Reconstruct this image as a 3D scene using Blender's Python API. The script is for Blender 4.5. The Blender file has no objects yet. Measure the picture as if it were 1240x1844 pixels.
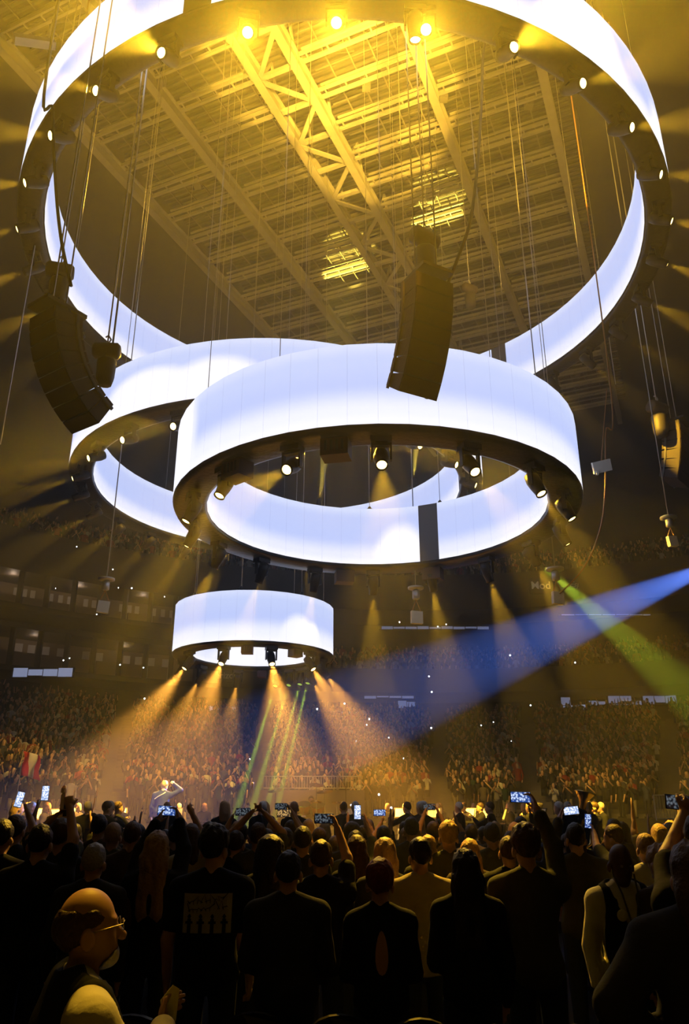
import bpy, bmesh, math, random
import numpy as np
from mathutils import Vector, Matrix
PI = math.pi
random.seed(7); RNG = np.random.default_rng(7)
sc = bpy.context.scene
COL = sc.collection

# ------------------------------------------------------------------ camera
CAM_H = 1.9
FPX = 1390.0
PITCH = math.atan(528 / FPX)
cam = bpy.data.cameras.new('camera')
cam.sensor_fit = 'HORIZONTAL'; cam.sensor_width = 36.0
cam.lens = FPX / 1240 * 36.0
cam.clip_start = .05; cam.clip_end = 500
camo = bpy.data.objects.new('camera', cam); COL.objects.link(camo)
camo.location = (0, 0, CAM_H); camo.rotation_euler = (PI / 2 + PITCH, 0, 0)
sc.camera = camo

# ------------------------------------------------------------------ world, exposure
w = bpy.data.worlds.new('dark_hall'); sc.world = w; w.use_nodes = True
w.node_tree.nodes['Background'].inputs[0].default_value = (.004, .003, .002, 1)
w.node_tree.nodes['Background'].inputs[1].default_value = 0.3
vs = sc.view_settings
vs.view_transform = 'Standard'; vs.look = 'None'; vs.exposure = 0.0; vs.gamma = 1.0; vs.use_curve_mapping = False
sc.cycles.volume_bounces = 0
sc.cycles.max_bounces = 2; sc.cycles.diffuse_bounces = 1; sc.cycles.glossy_bounces = 1; sc.cycles.caustics_reflective = False; sc.cycles.caustics_refractive = False
sc.cycles.adaptive_threshold = .05
sc.cycles.sample_clamp_indirect = 4.0
HAZE_DENSITY = 0.0042
GOLD = (1.0, .55, .025); AMBER = (1.0, .42, .05); GREEN = (.75, .85, .08); BLUE = (.22, .36, 1.0)


# ------------------------------------------------------------------ helpers
def ray(x, y):
    """pixel -> direction with forward component 1"""
    a = (x - 620) / FPX; b = -(y - 922) / FPX
    c, s = math.cos(PITCH), math.sin(PITCH)
    Y = c - b * s; Z = s + b * c
    return Vector((a / Y, 1, Z / Y))


def at(x, y, Y):
    d = ray(x, y)
    return Vector((0, 0, CAM_H)) + d * Y


def mat(name, col=(.5, .5, .5), rough=.6, metal=0, emis=None, es=0, spec=.5):
    m = bpy.data.materials.new(name); m.use_nodes = True
    b = m.node_tree.nodes['Principled BSDF']
    b.inputs['Base Color'].default_value = (*col, 1)
    b.inputs['Roughness'].default_value = rough
    b.inputs['Metallic'].default_value = metal
    b.inputs['Specular IOR Level'].default_value = spec
    if emis:
        b.inputs['Emission Color'].default_value = (*emis, 1)
        b.inputs['Emission Strength'].default_value = es
    return m


def noisy(name, c1, c2, scale=8, rough=.7, bump=.2, metal=0, spec=.3):
    m = mat(name, c1, rough, metal, spec=spec)
    nt = m.node_tree; b = nt.nodes['Principled BSDF']
    tc = nt.nodes.new('ShaderNodeTexCoord'); n = nt.nodes.new('ShaderNodeTexNoise')
    n.inputs['Scale'].default_value = scale; n.inputs['Detail'].default_value = 4
    nt.links.new(tc.outputs['Object'], n.inputs['Vector'])
    mx = nt.nodes.new('ShaderNodeMix'); mx.data_type = 'RGBA'
    mx.inputs[6].default_value = (*c1, 1); mx.inputs[7].default_value = (*c2, 1)
    nt.links.new(n.outputs['Fac'], mx.inputs[0]); nt.links.new(mx.outputs[2], b.inputs['Base Color'])
    if bump:
        bp = nt.nodes.new('ShaderNodeBump'); bp.inputs['Strength'].default_value = bump
        bp.inputs['Distance'].default_value = .02
        nt.links.new(n.outputs['Fac'], bp.inputs['Height']); nt.links.new(bp.outputs[0], b.inputs['Normal'])
    return m


class MB:
    """collects shapes into one mesh"""
    def __init__(s): s.v = []; s.f = []; s.m = []

    def add(s, vs, fs, mi=0):
        o = len(s.v); s.v += [tuple(v) for v in vs]; s.f += [tuple(i + o for i in f) for f in fs]; s.m += [mi] * len(fs)
        return s

    def box(s, c, size, rot=None, mi=0):
        hx, hy, hz = size[0] / 2, size[1] / 2, size[2] / 2
        vs = [Vector((x, y, z)) for x in (-hx, hx) for y in (-hy, hy) for z in (-hz, hz)]
        if rot is not None: vs = [rot @ v for v in vs]
        c = Vector(c)
        return s.add([v + c for v in vs], [(0, 1, 3, 2), (4, 6, 7, 5), (0, 4, 5, 1), (2, 3, 7, 6), (0, 2, 6, 4), (1, 5, 7, 3)], mi)

    def beam(s, a, b, wd, h, mi=0, up=(0, 0, 1)):
        a = Vector(a); b = Vector(b); d = b - a; L = d.length
        if L < 1e-6: return s
        z = d / L; u = Vector(up)
        if abs(z.dot(u)) > .98: u = Vector((0, 1, 0))
        x = z.cross(u).normalized(); y = x.cross(z)
        R = Matrix((x, y, z)).transposed()
        return s.box((a + b) / 2, (wd, h, L), R, mi)

    def tube(s, a, b, r, r2=None, n=8, mi=0, caps=True):
        a = Vector(a); b = Vector(b); d = b - a
        r2 = r if r2 is None else r2
        z = d.normalized(); u = Vector((0, 0, 1)) if abs(z.z) < .9 else Vector((1, 0, 0))
        x = z.cross(u).normalized(); y = z.cross(x)
        vs = []
        for i in range(n):
            t = 2 * PI * i / n; o = x * math.cos(t) + y * math.sin(t)
            vs += [a + o * r, b + o * r2]
        fs = [(2 * i, 2 * ((i + 1) % n), 2 * ((i + 1) % n) + 1, 2 * i + 1) for i in range(n)]
        if caps: fs += [tuple(2 * i for i in range(n))[::-1], tuple(2 * i + 1 for i in range(n))]
        return s.add(vs, fs, mi)

    def path(s, pts, r, n=6, mi=0):
        pts = [Vector(p) for p in pts]; vs = []; fs = []
        for k, p in enumerate(pts):
            d = (pts[min(k + 1, len(pts) - 1)] - pts[max(k - 1, 0)]).normalized()
            u = Vector((0, 0, 1)) if abs(d.z) < .9 else Vector((0, 1, 0))
            x = d.cross(u).normalized(); y = d.cross(x)
            rr = r[k] if isinstance(r, (list, tuple)) else r
            vs += [p + (x * math.cos(2 * PI * i / n) + y * math.sin(2 * PI * i / n)) * rr for i in range(n)]
        for k in range(len(pts) - 1):
            for i in range(n):
                j = (i + 1) % n
                fs.append((k * n + i, k * n + j, (k + 1) * n + j, (k + 1) * n + i))
        fs += [tuple(range(n))[::-1], tuple((len(pts) - 1) * n + i for i in range(n))]
        return s.add(vs, fs, mi)

    def lathe(s, prof, n=16, R=None, c=(0, 0, 0), mi=0, cap=True):
        vs = []; fs = []; c = Vector(c)
        for (r, z) in prof:
            for i in range(n):
                v = Vector((r * math.cos(2 * PI * i / n), r * math.sin(2 * PI * i / n), z))
                if R is not None: v = R @ v
                vs.append(v + c)
        for k in range(len(prof) - 1):
            for i in range(n):
                j = (i + 1) % n; fs.append((k * n + i, k * n + j, (k + 1) * n + j, (k + 1) * n + i))
        if cap: fs += [tuple(range(n))[::-1], tuple((len(prof) - 1) * n + i for i in range(n))]
        return s.add(vs, fs, mi)

    def mesh(s, name, mats, smooth=False):
        me = bpy.data.meshes.new(name); me.from_pydata(s.v, [], s.f)
        for m in (mats if isinstance(mats, (list, tuple)) else [mats]): me.materials.append(m)
        if any(s.m): me.polygons.foreach_set('material_index', s.m)
        if smooth: me.polygons.foreach_set('use_smooth', [True] * len(s.f))
        me.update(); return me

    def build(s, name, mats, parent=None, smooth=False):
        return link(name, s.mesh(name, mats, smooth), parent)


def link(name, data, parent=None, loc=None, rot=None):
    o = bpy.data.objects.new(name, data); COL.objects.link(o)
    if parent is not None: o.parent = parent
    if loc is not None: o.location = loc
    if rot is not None: o.rotation_euler = rot
    return o


def tag(o, label=None, cat=None, group=None, kind=None):
    if label: o['label'] = label
    if cat: o['category'] = cat
    if group: o['group'] = group
    if kind: o['kind'] = kind
    return o


def empty(name, loc=(0, 0, 0), rz=0):
    o = bpy.data.objects.new(name, None); COL.objects.link(o); o.location = loc; o.rotation_euler = (0, 0, rz)
    o.empty_display_size = .1
    return o


def spot(name, loc, direction, energy, color, angle, blend=.4, radius=.06, parent=None):
    l = bpy.data.lights.new(name, 'SPOT'); l.energy = energy; l.color = color
    l.spot_size = math.radians(angle); l.spot_blend = blend; l.shadow_soft_size = radius
    o = bpy.data.objects.new(name, l); COL.objects.link(o)
    o.rotation_euler = Vector(direction).to_track_quat('-Z', 'Y').to_euler(); o.location = loc
    if parent is not None: o.parent = parent
    return o


# ------------------------------------------------------------------ materials
M = {}
M['black'] = noisy('black_plastic', (.008, .008, .008), (.02, .018, .016), 12, .35, .5)
M['blackmetal'] = mat('black_metal', (.015, .014, .013), .45, .3)
M['steel'] = noisy('grey_steel', (.20, .19, .17), (.30, .28, .25), 3, .6, .1)
M['steel_dark'] = noisy('dark_steel', (.08, .075, .07), (.13, .12, .11), 3, .6, .1)
M['cable'] = mat('cable_steel', (.45, .43, .40), .4, .6)
M['rope'] = mat('cable_black', (.03, .025, .02), .6)
M['concrete'] = noisy('concrete', (.10, .09, .085), (.16, .145, .13), 1.5, .9, .2)
M['dark'] = noisy('dark_paint', (.02, .018, .016), (.035, .03, .027), 2, .9, .1)
M['lens'] = mat('lamp_lens', (1, .8, .4), .3, emis=(1.0, .70, .22), es=9)
M['unlit'] = mat('unlit_panel', (.13, .12, .11), .6)

# ------------------------------------------------------------------ haze in the hall, cut away near the viewer
hz = bpy.data.materials.new('stage_haze'); hz.use_nodes = True
nt = hz.node_tree; nt.nodes.clear()
out = nt.nodes.new('ShaderNodeOutputMaterial'); vsn = nt.nodes.new('ShaderNodeVolumeScatter')
vsn.inputs['Color'].default_value = (1, 1, 1, 1); vsn.inputs['Density'].default_value = HAZE_DENSITY
vsn.inputs['Anisotropy'].default_value = .35
nt.links.new(vsn.outputs[0], out.inputs['Volume'])
hb = MB(); _pr = [(-23, 3.2), (7.2, 3.2), (7.2, .05), (95, .05), (95, 26.3), (-23, 26.3)]      # haze left out low over the near rows, to keep them dark
hb.add([(-60, y_, z_) for y_, z_ in _pr] + [(60, y_, z_) for y_, z_ in _pr], [tuple(range(5, -1, -1)), tuple(range(6, 12))] + [(i_, (i_ + 1) % 6, (i_ + 1) % 6 + 6, i_ + 6) for i_ in range(6)])
ho = hb.build('haze', hz); tag(ho, 'thin theatrical haze hanging over the stage, stands and rings', 'haze', kind='stuff')


# ------------------------------------------------------------------ LED rings
def led_mat(name, zc, zh, top, bot, blobs, inner=False):
    """screen picture: pale blue fading to white, with white clouds of light at given places (angle deg, height -1..1, size deg, size h)"""
    m = bpy.data.materials.new(name); m.use_nodes = True
    nt = m.node_tree; nt.nodes.clear(); L = nt.links
    N = lambda t: nt.nodes.new(t)
    out = N('ShaderNodeOutputMaterial'); em = N('ShaderNodeEmission')
    tc = N('ShaderNodeTexCoord'); sep = N('ShaderNodeSeparateXYZ')
    vt = N('ShaderNodeVectorTransform'); vt.vector_type = 'POINT'
    geo = N('ShaderNodeNewGeometry'); sub = N('ShaderNodeVectorMath'); sub.operation = 'SUBTRACT'
    sub.inputs[1].default_value = zc
    L.new(geo.outputs['Position'], sub.inputs[0]); L.new(sub.outputs[0], sep.inputs[0])

    def mth(op, a, b=None, c=None):
        n = N('ShaderNodeMath'); n.operation = op
        for i, v in enumerate((a, b, c)):
            if v is None: continue
            if isinstance(v, (int, float)): n.inputs[i].default_value = v
            else: L.new(v, n.inputs[i])
        return n.outputs[0]
    h = mth('DIVIDE', sep.outputs[2], zh)          # 0 bottom .. 1 top
    ang = mth('ARCTAN2', sep.outputs[1], sep.outputs[0])
    ramp = N('ShaderNodeValToRGB'); cr = ramp.color_ramp; cr.interpolation = 'EASE'
    cr.elements[0].position = 0; cr.elements[0].color = (*bot[0], 1)
    cr.elements[1].position = 1; cr.elements[1].color = (*top, 1)
    for p, c in bot[1:]:
        e = cr.elements.new(p); e.color = (*c, 1)
    L.new(h, ramp.inputs[0])
    col = ramp.outputs[0]
    for (a, hh, sa, sh) in blobs:
        da = mth('SUBTRACT', ang, math.radians(a))
        da = mth('DIVIDE', mth('WRAP', da, PI, -PI), math.radians(sa))
        dh = mth('DIVIDE', mth('SUBTRACT', h, hh), sh)
        r2 = mth('ADD', mth('MULTIPLY', da, da), mth('MULTIPLY', dh, dh))
        k = N('ShaderNodeMapRange'); k.interpolation_type = 'SMOOTHSTEP'
        k.inputs[1].default_value = 1.0; k.inputs[2].default_value = .35
        k.inputs[3].default_value = 0; k.inputs[4].default_value = 1
        L.new(r2, k.inputs[0])
        mx = N('ShaderNodeMix'); mx.data_type = 'RGBA'
        L.new(k.outputs[0], mx.inputs[0]); L.new(col, mx.inputs[6]); mx.inputs[7].default_value = (1.05, 1.05, 1.15, 1)
        col = mx.outputs[2]
    L.new(col, em.inputs[0]); em.inputs[1].default_value = 1.0
    L.new(em.outputs[0], out.inputs[0])
    return m


def arc_slab(r0, r1, a, z0, z1, n=3):
    """curved slab between radii spanning angle a centred on +X"""
    vs = []; fs = []
    for i in range(n + 1):
        t = -a / 2 + a * i / n; c, s = math.cos(t), math.sin(t)
        vs += [(r0 * c, r0 * s, z0), (r1 * c, r1 * s, z0), (r1 * c, r1 * s, z1), (r0 * c, r0 * s, z1)]
    for i in range(n):
        o = 4 * i
        for k in range(4):
            k2 = (k + 1) % 4; fs.append((o + k, o + k2, o + 4 + k2, o + 4 + k))
    fs += [(3, 2, 1, 0), tuple(4 * n + k for k in range(4))]
    return vs, fs


def annulus(r0, r1, prof_z0, prof_z1, n=96):
    vs = []; fs = []
    prof = [(r0, prof_z1), (r0 + .03, prof_z0 + .03), (r0 + .10, prof_z0), (r1 - .10, prof_z0), (r1 - .03, prof_z0 + .03), (r1, prof_z1)]
    k = len(prof)
    for i in range(n):
        t = 2 * PI * i / n
        for (r, z) in prof: vs.append((r * math.cos(t), r * math.sin(t), z))
    for i in range(n):
        j = (i + 1) % n
        for q in range(k):
            q2 = (q + 1) % k
            fs.append((i * k + q, i * k + q2, j * k + q2, j * k + q))
    return vs, fs


BLUEW = (.56, .65, 1.04); PALE = (.72, .79, 1.06); WHITE = (1.05, 1.05, 1.12); LILAC = (.66, .68, 1.0)
RINGS = {}


def led_ring(key, cx, cy, H, Ro, Ri, label, blobs_o, blobs_i, dark_o=(), dark_i=(), lampspec=None, band=1.5):
    root = empty('led_ring_screen', (cx, cy, CAM_H + H)); tag(root, label, 'screen', 'hanging ring-shaped screens')
    mo = led_mat('led_outer_' + key, (cx, cy, CAM_H + H), band, PALE, [WHITE, (.16, (.95, .97, 1.1)), (.5, BLUEW), (.8, (.60, .69, 1.04))], blobs_o)
    mi = led_mat('led_inner_' + key, (cx, cy, CAM_H + H), band, PALE, [WHITE, (.14, (.9, .92, 1.1)), (.45, BLUEW), (.8, (.58, .66, 1.03))], blobs_i)
    for (R, rin, rout, ml, nm, dark) in ((Ro, Ro - .07, Ro, mo, 'outer_panel', dark_o), (Ri, Ri, Ri + .07, mi, 'inner_panel', dark_i)):
        n = max(8, round(2 * PI * R / .5)); a = 2 * PI / n
        vs, fs = arc_slab(rin, rout, a - .0015 / R, 0, band, 1)
        mb = MB(); mb.add(vs, fs)
        me = mb.mesh(nm, [M['black'], ml])
        me_d = mb.mesh(nm + '_dark', [M['unlit']])
        # emitting face: the outer (or the inner) side only
        for p in me.polygons:
            c = p.center; nrm = p.normal
            rr = math.hypot(c.x, c.y)
            if abs(nrm.z) < .5 and ((nm == 'outer_panel' and rr > (rin + rout) / 2 + .02) or (nm == 'inner_panel' and rr < (rin + rout) / 2 - .02)):
                p.material_index = 1
        for i in range(n):
            t = a * i
            d = any(abs((math.degrees(t) - x + 180) % 360 - 180) < math.degrees(a) / 2 for x in dark)
            link('unlit_panel' if d else nm, me_d if d else me, root, rot=(0, 0, t))
    mb = MB(); mb.add(*annulus(Ri + .0, Ro - .0, -.10, -.01)); mb.build('underside', M['black'], root, True)
    mb = MB(); mb.add(*annulus(Ri + .09, Ro - .09, band - .12, band - .04)); mb.build('top_frame', M['blackmetal'], root)
    RINGS[key] = (cx, cy, CAM_H + H, Ro, Ri)
    return root


led_ring('a', 0, 15.6, 11.78, 7.40, 6.85, 'largest and highest ring screen, filling the top of the view',
         [(-55, .35, 9, .9), (-30, .2, 10, .8), (-140, .9, 30, .4)], [], dark_o=(-110,), dark_i=(48,))
led_ring('b', -1.94, 21.46, 8.73, 6.01, 5.35, 'middle ring screen half hidden behind the front ring',
         [(-118, .3, 16, .5), (-100, .2, 14, .6)], [], dark_i=(-3,))
led_ring('c', .665, 15.25, 5.715, 4.20, 3.52, 'wide ring screen in front with black underside and lamps',
         [(-158, .5, 16, 1.3), (-168, .3, 14, 1.0)], [(77, .0, 14, .8)], dark_i=(68,))
led_ring('d', -2.92, 24.79, 4.473, 2.565, 1.95, 'smallest and lowest ring screen just above the stage',
         [(-52, .05, 17, .62), (-40, .05, 10, .5)], [(90, .2, 60, .6)])


# ------------------------------------------------------------------ moving head lamps under the rings
def head_mesh(k=1.0):
    mb = MB()
    mb.lathe([(.05 * k, -.24 * k), (.11 * k, -.22 * k), (.13 * k, -.10 * k), (.12 * k, .05 * k), (.10 * k, .18 * k), (.105 * k, .24 * k), (.085 * k, .24 * k), (.085 * k, .20 * k)], 14)
    return mb.mesh('head', M['blackmetal'], True)


def lens_mesh(k=1.0):
    mb = MB(); mb.lathe([(.082 * k, .205 * k), (.08 * k, .215 * k), (.05 * k, .225 * k), (.002, .23 * k)], 14)
    return mb.mesh('lens', M['lens'], True)


HEAD, LENS = head_mesh(), lens_mesh()
_b = MB(); _b.box((0, 0, -.05), (.34, .24, .10)); _b.box((0, 0, -.105), (.2, .2, .02)); BASE = _b.mesh('base', M['blackmetal'])
_y = MB(); _y.box((.155, 0, -.25), (.03, .09, .30)); _y.box((-.155, 0, -.25), (.03, .09, .30)); _y.box((0, 0, -.125), (.34, .10, .03)); YOKE = _y.mesh('yoke', M['blackmetal'])


def lamp(pos, aim, label, group, energy, color, angle, lens=None, k=1.0):
    aim = Vector(aim).normalized()
    az = math.atan2(aim.y, aim.x)
    root = empty('moving_head_lamp', pos, az - PI / 2); tag(root, label, 'lamp', group); root.scale = (k, k, k)
    link('base', BASE, root); link('yoke', YOKE, root)
    R = Matrix.Rotation(-(az - PI / 2), 3, 'Z')
    q = (R @ aim).to_track_quat('Z', 'Y').to_euler()
    h = link('head', HEAD, root, (0, 0, -.36), q); ln = link('lens', lens or LENS, root, (0, 0, -.36), q)
    if energy > 0:
        p = Vector(pos) + Vector((0, 0, -.36 * k)) + aim * .26 * k
        spot('beam', p, aim, energy, color, angle, 1.0 if angle in (25, 40) else .5, .05)
    return root


ORD = ['', 'first', 'second', 'third', 'fourth', 'fifth', 'sixth', 'seventh', 'eighth', 'ninth', 'tenth', 'eleventh', 'twelfth', 'thirteenth', 'fourteenth', 'fifteenth', 'sixteenth']


def step_label(i, n, ring):
    if i == 0: return 'nearest lamp under the %s ring' % ring
    if i * 2 == n: return 'farthest lamp under the %s ring' % ring
    k, side = (i, 'right') if i < n - i else (n - i, 'left')
    return '%s lamp to the %s of the nearest one under the %s ring' % (ORD[k], side, ring)


def ring_lamps(key, n, phase, down, energy, color, angle, gname, lit=lambda a: True):
    cx, cy, z, Ro, Ri = RINGS[key]; r = (Ro + Ri) / 2
    for i in range(n):
        a = math.radians(phase + 360 * i / n)
        adeg = (phase + 360 * i / n + 180) % 360 - 180
        e = energy(adeg) if callable(energy) else energy
        d = down(adeg) if callable(down) else down
        dr = Vector((math.cos(a) * math.cos(math.radians(d)), math.sin(a) * math.cos(math.radians(d)), -math.sin(math.radians(d))))
        if key == 'a' and -108 < adeg < -74: dr = Vector((.3 * r * math.cos(a), .9, 2.9)) - Vector((cx + r * math.cos(a), cy + r * math.sin(a), z - .46))
        lamp((cx + r * math.cos(a), cy + r * math.sin(a), z - .10), dr, step_label(i, n, gname), 'lamps under the %s ring' % gname, e, color, angle(adeg) if callable(angle) else angle)


ring_lamps('a', 32, -91, lambda a: 32, lambda a: 20000 if -108 < a < -74 else 16000 if -118 < a < -62 else (3500 if 5 < a < 175 else 9000), GOLD, lambda a: 25 if -108 < a < -74 else 44 if -118 < a < -62 else 28, 'largest')
ring_lamps('b', 24, -110, 28, lambda a: 6000 if not -20 < a < 60 else 3500, GOLD, 24, 'middle')
ring_lamps('c', 16, -91, lambda a: 36 if -115 < a < -112 else (52 if -130 < a < -50 else 64), lambda a: 6500 if -150 < a < -30 else (13000 if 20 < a < 160 else 4500), GOLD, lambda a: 34 if 20 < a < 160 else 24, 'front')
ring_lamps('d', 10, -106, 54, 40000, AMBER, 40, 'smallest')

# ------------------------------------------------------------------ floor, ceiling, walls
AZ = math.radians(23.6)
def rw(s, t, z=0.0):
    """roof grid coordinates (across, along) -> world"""
    return Vector((s * math.cos(AZ) + t * math.sin(AZ), -s * math.sin(AZ) + t * math.cos(AZ), z))

mb = MB(); mb.box((0, 40, -.1), (170, 170, .2)); fl = mb.build('floor', noisy('dark_floor', (.02, .018, .016), (.04, .036, .03), 3, .35, .05), None); tag(fl, 'dark arena floor under the crowd', 'floor', kind='structure')
ROOF = CAM_H + 24.0
M['deck'] = noisy('roof_deck', (.05, .045, .04), (.08, .07, .06), 2, .8, .2)
ce = empty('ceiling', (0, 40, ROOF)); tag(ce, 'dark arena roof with exposed steel grid', 'ceiling', kind='structure')
def part(name, mbx, m, parent, smooth=False):
    """mesh authored in world space, stored relative to its parent's origin"""
    o = parent.location
    mbx.v = [(v[0] - o.x, v[1] - o.y, v[2] - o.z) for v in mbx.v]
    return mbx.build(name, m, parent, smooth)

mb = MB(); mb.box((0, 40, ROOF + 3.2), (170, 170, .3)); part('deck', mb, M['dark'], ce)
mb = MB()                                                   # corrugated deck ribs over the rigging grid
for i in range(150):
    t = 12 + i * .26
    mb.beam(rw(-19, t, ROOF + 2.3), rw(-1, t, ROOF + 2.3), .10, .1)
o = part('deck_ribs', mb, M['deck'], ce); o['kind'] = 'stuff'
GS = [-18.3, -14.5, -10.9, -9.4, -5.4, -1.6]
for s in GS:                                               # main girders, each an I-beam
    mb = MB()
    mb.beam(rw(s, 8, ROOF), rw(s, 50, ROOF), .30, .06)
    mb.beam(rw(s, 8, ROOF + .55), rw(s, 50, ROOF + .55), .30, .06)
    mb.beam(rw(s, 8, ROOF + .27), rw(s, 50, ROOF + .27), .06, .5)
    part('girder', mb, M['steel'], ce)
TS = [12.6 + 1.58 * k for k in range(23)]
for a, b in zip(GS[:-1], GS[1:]):                         # cross beams bay by bay
    if abs(a + 10.9) < .1:
        for k, t in enumerate(TS[:-1]):                   # central lattice truss between the paired girders
            mb = MB(); mb.beam(rw(a, t, ROOF + .2), rw(b, t, ROOF + .2), .16, .16); part('truss_post', mb, M['steel'], ce)
            mb = MB()
            p, q = (a, b) if k % 2 else (b, a)
            mb.beam(rw(p, t, ROOF + .1), rw(q, t + 1.58, ROOF + .1), .17, .08)
            mb.beam(rw(p, t, ROOF + .1), rw(p, t + .8, ROOF + 1.9), .09, .09)
            mb.beam(rw(p, t + .8, ROOF + 1.9), rw(p, t + 1.58, ROOF + .1), .09, .09)
            part('truss_diagonal', mb, M['steel'], ce)
        continue
    for k, t in enumerate(TS):
        mb = MB()
        for dt, wd in ((-.16, .07), (.16, .10)):
            mb.beam(rw(a + .17, t + dt, ROOF + .42), rw(b - .17, t + dt, ROOF + .42), wd, .14)
        n = 5
        for i in range(n):
            s0 = a + (b - a) * (i + .5) / n
            mb.beam(rw(s0, t - .16, ROOF + .42), rw(s0, t + .16, ROOF + .42), .05, .06)
        mb.beam(rw(a + .17, t, ROOF + .85), rw(b - .17, t, ROOF + .85), .07, .07)
        part('cross_beam', mb, M['steel'], ce)
mb = MB(); r2 = random.Random(3)
for a, b in zip(GS[:-1], GS[1:]):                         # fine grid bars and bracing above the beams
    if abs(a + 10.9) < .1: continue
    n = 5
    for i in range(1, n):
        s0 = a + (b - a) * i / n
        mb.beam(rw(s0, 11, ROOF + .95), rw(s0, 48, ROOF + .95), .045, .05)
    for t in np.arange(12.1, 47, .79):
        mb.beam(rw(a + .2, t, ROOF + 1.0), rw(b - .2, t, ROOF + 1.0), .035, .04)
    for k, t in enumerate(TS[:-1]):
        if r2.random() < .55:
            s0 = a + (b - a) * r2.random() * .6
            mb.beam(rw(s0, t, ROOF + .5), rw(s0 + (b - a) * .35, t + 1.5, ROOF + 1.8), .06, .06)
        if r2.random() < .3:
            s0 = a + (b - a) * r2.random(); mb.box(rw(s0, t + .4, ROOF + .5), (.3, .3, .35))
o = part('grid_bars', mb, M['steel_dark'], ce); o['kind'] = 'stuff'
for k in range(5):                                       # longitudinal catwalk pipes by the beams
    pass
for nm, c, sz in (('wall_far', (0, 96, 14), (170, 1, 30)), ('wall_left', (-62, 40, 14), (1, 120, 30)), ('wall_right', (66, 40, 14), (1, 120, 30)), ('wall_back', (0, -24, 14), (126, 1, 30))):
    mb = MB(); mb.box(c, sz); tag(mb.build(nm, M['dark']), 'dark outer wall of the hall on the %s side' % nm.split('_')[1], 'wall', kind='structure')


# ------------------------------------------------------------------ seating bowl
def circ_hit(th, cx, cy, r):
    dx, dy = math.sin(th), math.cos(th)
    b = dx * cx + dy * cy; c = cx * cx + cy * cy - r * r
    return b + math.sqrt(b * b - c)
Z0, Z1, NROW = 1.35, 7.7, 29
def bowl(th, s):
    """plan position and floor height at azimuth th from the floor spot, s 0 front .. 1 back"""
    d0 = circ_hit(th, 6, 8, 30); d1 = circ_hit(th, 6, 22, 38.5)
    d = d0 + (d1 - d0) * s
    return Vector((d * math.sin(th), d * math.cos(th), Z0 + (Z1 - Z0) * (s * .82 + s * s * .18)))
THS = [math.radians(a) for a in np.linspace(-38, 38, 77)]
AISLES = [math.radians(a) for a in (-24.5, -15.0, -5.2, 7.35, 13.5, 22.5)]
AW = .6
def stepped(rows, fn):
    vs = []; fs = []; n = len(THS)
    for r in range(rows):
        for e in (0, 1):
            for th in THS:
                p = fn(th, (r + e) / rows); z = fn(th, r / rows).z
                vs.append((p.x, p.y, z))
    for k in range(2 * rows - 1):
        for i in range(n - 1):
            fs.append((k * n + i, k * n + i + 1, (k + 1) * n + i + 1, (k + 1) * n + i))
    return vs, fs
bw = empty('seating_stand', (0, 40, 0)); tag(bw, 'lower seating stand rising behind the stage', 'stand', kind='structure')
mb = MB(); mb.add(*stepped(NROW, bowl)); part('terrace', mb, M['concrete'], bw)
mb = MB()
for th0, th1 in zip(THS[:-1], THS[1:]):
    p, q = bowl(th0, 0), bowl(th1, 0)
    mb.add([(p.x, p.y, 0), (q.x, q.y, 0), (q.x, q.y, Z0), (p.x, p.y, Z0)], [(0, 1, 2, 3)])
part('front_wall', mb, M['dark'], bw)
for th in AISLES:
    for r in range(NROW):
        p = bowl(th, (r + .5) / NROW); q = bowl(th, (r + 1.0) / NROW); p0 = bowl(th, r / NROW)
        d = (q - p); d.z = 0; d.normalize(); x = Vector((d.y, -d.x, 0))
        R = Matrix((x, d, Vector((0, 0, 1)))).transposed()
        mb = MB(); mb.box((p.x, p.y, p0.z + .07), (1.1, .42, .14), R); part('aisle_step', mb, M['concrete'], bw)


def tier(name, label, off0, off1, z0, z1, rows, a0, a1, fascia, m_f):
    def fn(th, s):
        d = circ_hit(th, 6, 22, 38.5) + off0 + (off1 - off0) * s
        return Vector((d * math.sin(th), d * math.cos(th), z0 + (z1 - z0) * s))
    global THS
    save = THS; THS = [math.radians(a) for a in np.linspace(a0, a1, int(abs(a1 - a0)) + 1)]
    root = empty(name, (0, 60, z0)); tag(root, label, 'stand', kind='structure')
    mb = MB(); mb.add(*stepped(rows, fn)); part('terrace', mb, M['concrete'], root)
    mb = MB()
    for th0, th1 in zip(THS[:-1], THS[1:]):
        p, q = fn(th0, 0), fn(th1, 0)
        mb.add([(p.x, p.y, z0 - fascia), (q.x, q.y, z0 - fascia), (q.x, q.y, z0 + .75), (p.x, p.y, z0 + .75)], [(0, 1, 2, 3)])
        b0, b1 = fn(th0, 1), fn(th1, 1)
        mb.add([(p.x, p.y, z0 - fascia), (q.x, q.y, z0 - fascia), (b1.x, b1.y, z0 - fascia), (b0.x, b0.y, z0 - fascia)], [(0, 1, 2, 3)])
    part('fascia', mb, m_f, root)
    THS = save
    return fn
M['fascia'] = noisy('fascia_paint', (.045, .036, .03), (.06, .05, .04), .8, .7, .05)
tier2 = tier('middle_tier', 'middle seating tier above the concourse', 1.5, 8.0, 11.3, 13.6, 6, -12, 36, 1.1, M['fascia'])
tier3 = tier('upper_tier', 'upper seating tier under the roof', 3.0, 20, 19.5, 27.0, 14, -38, 38, 2.3, M['fascia'])
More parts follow.
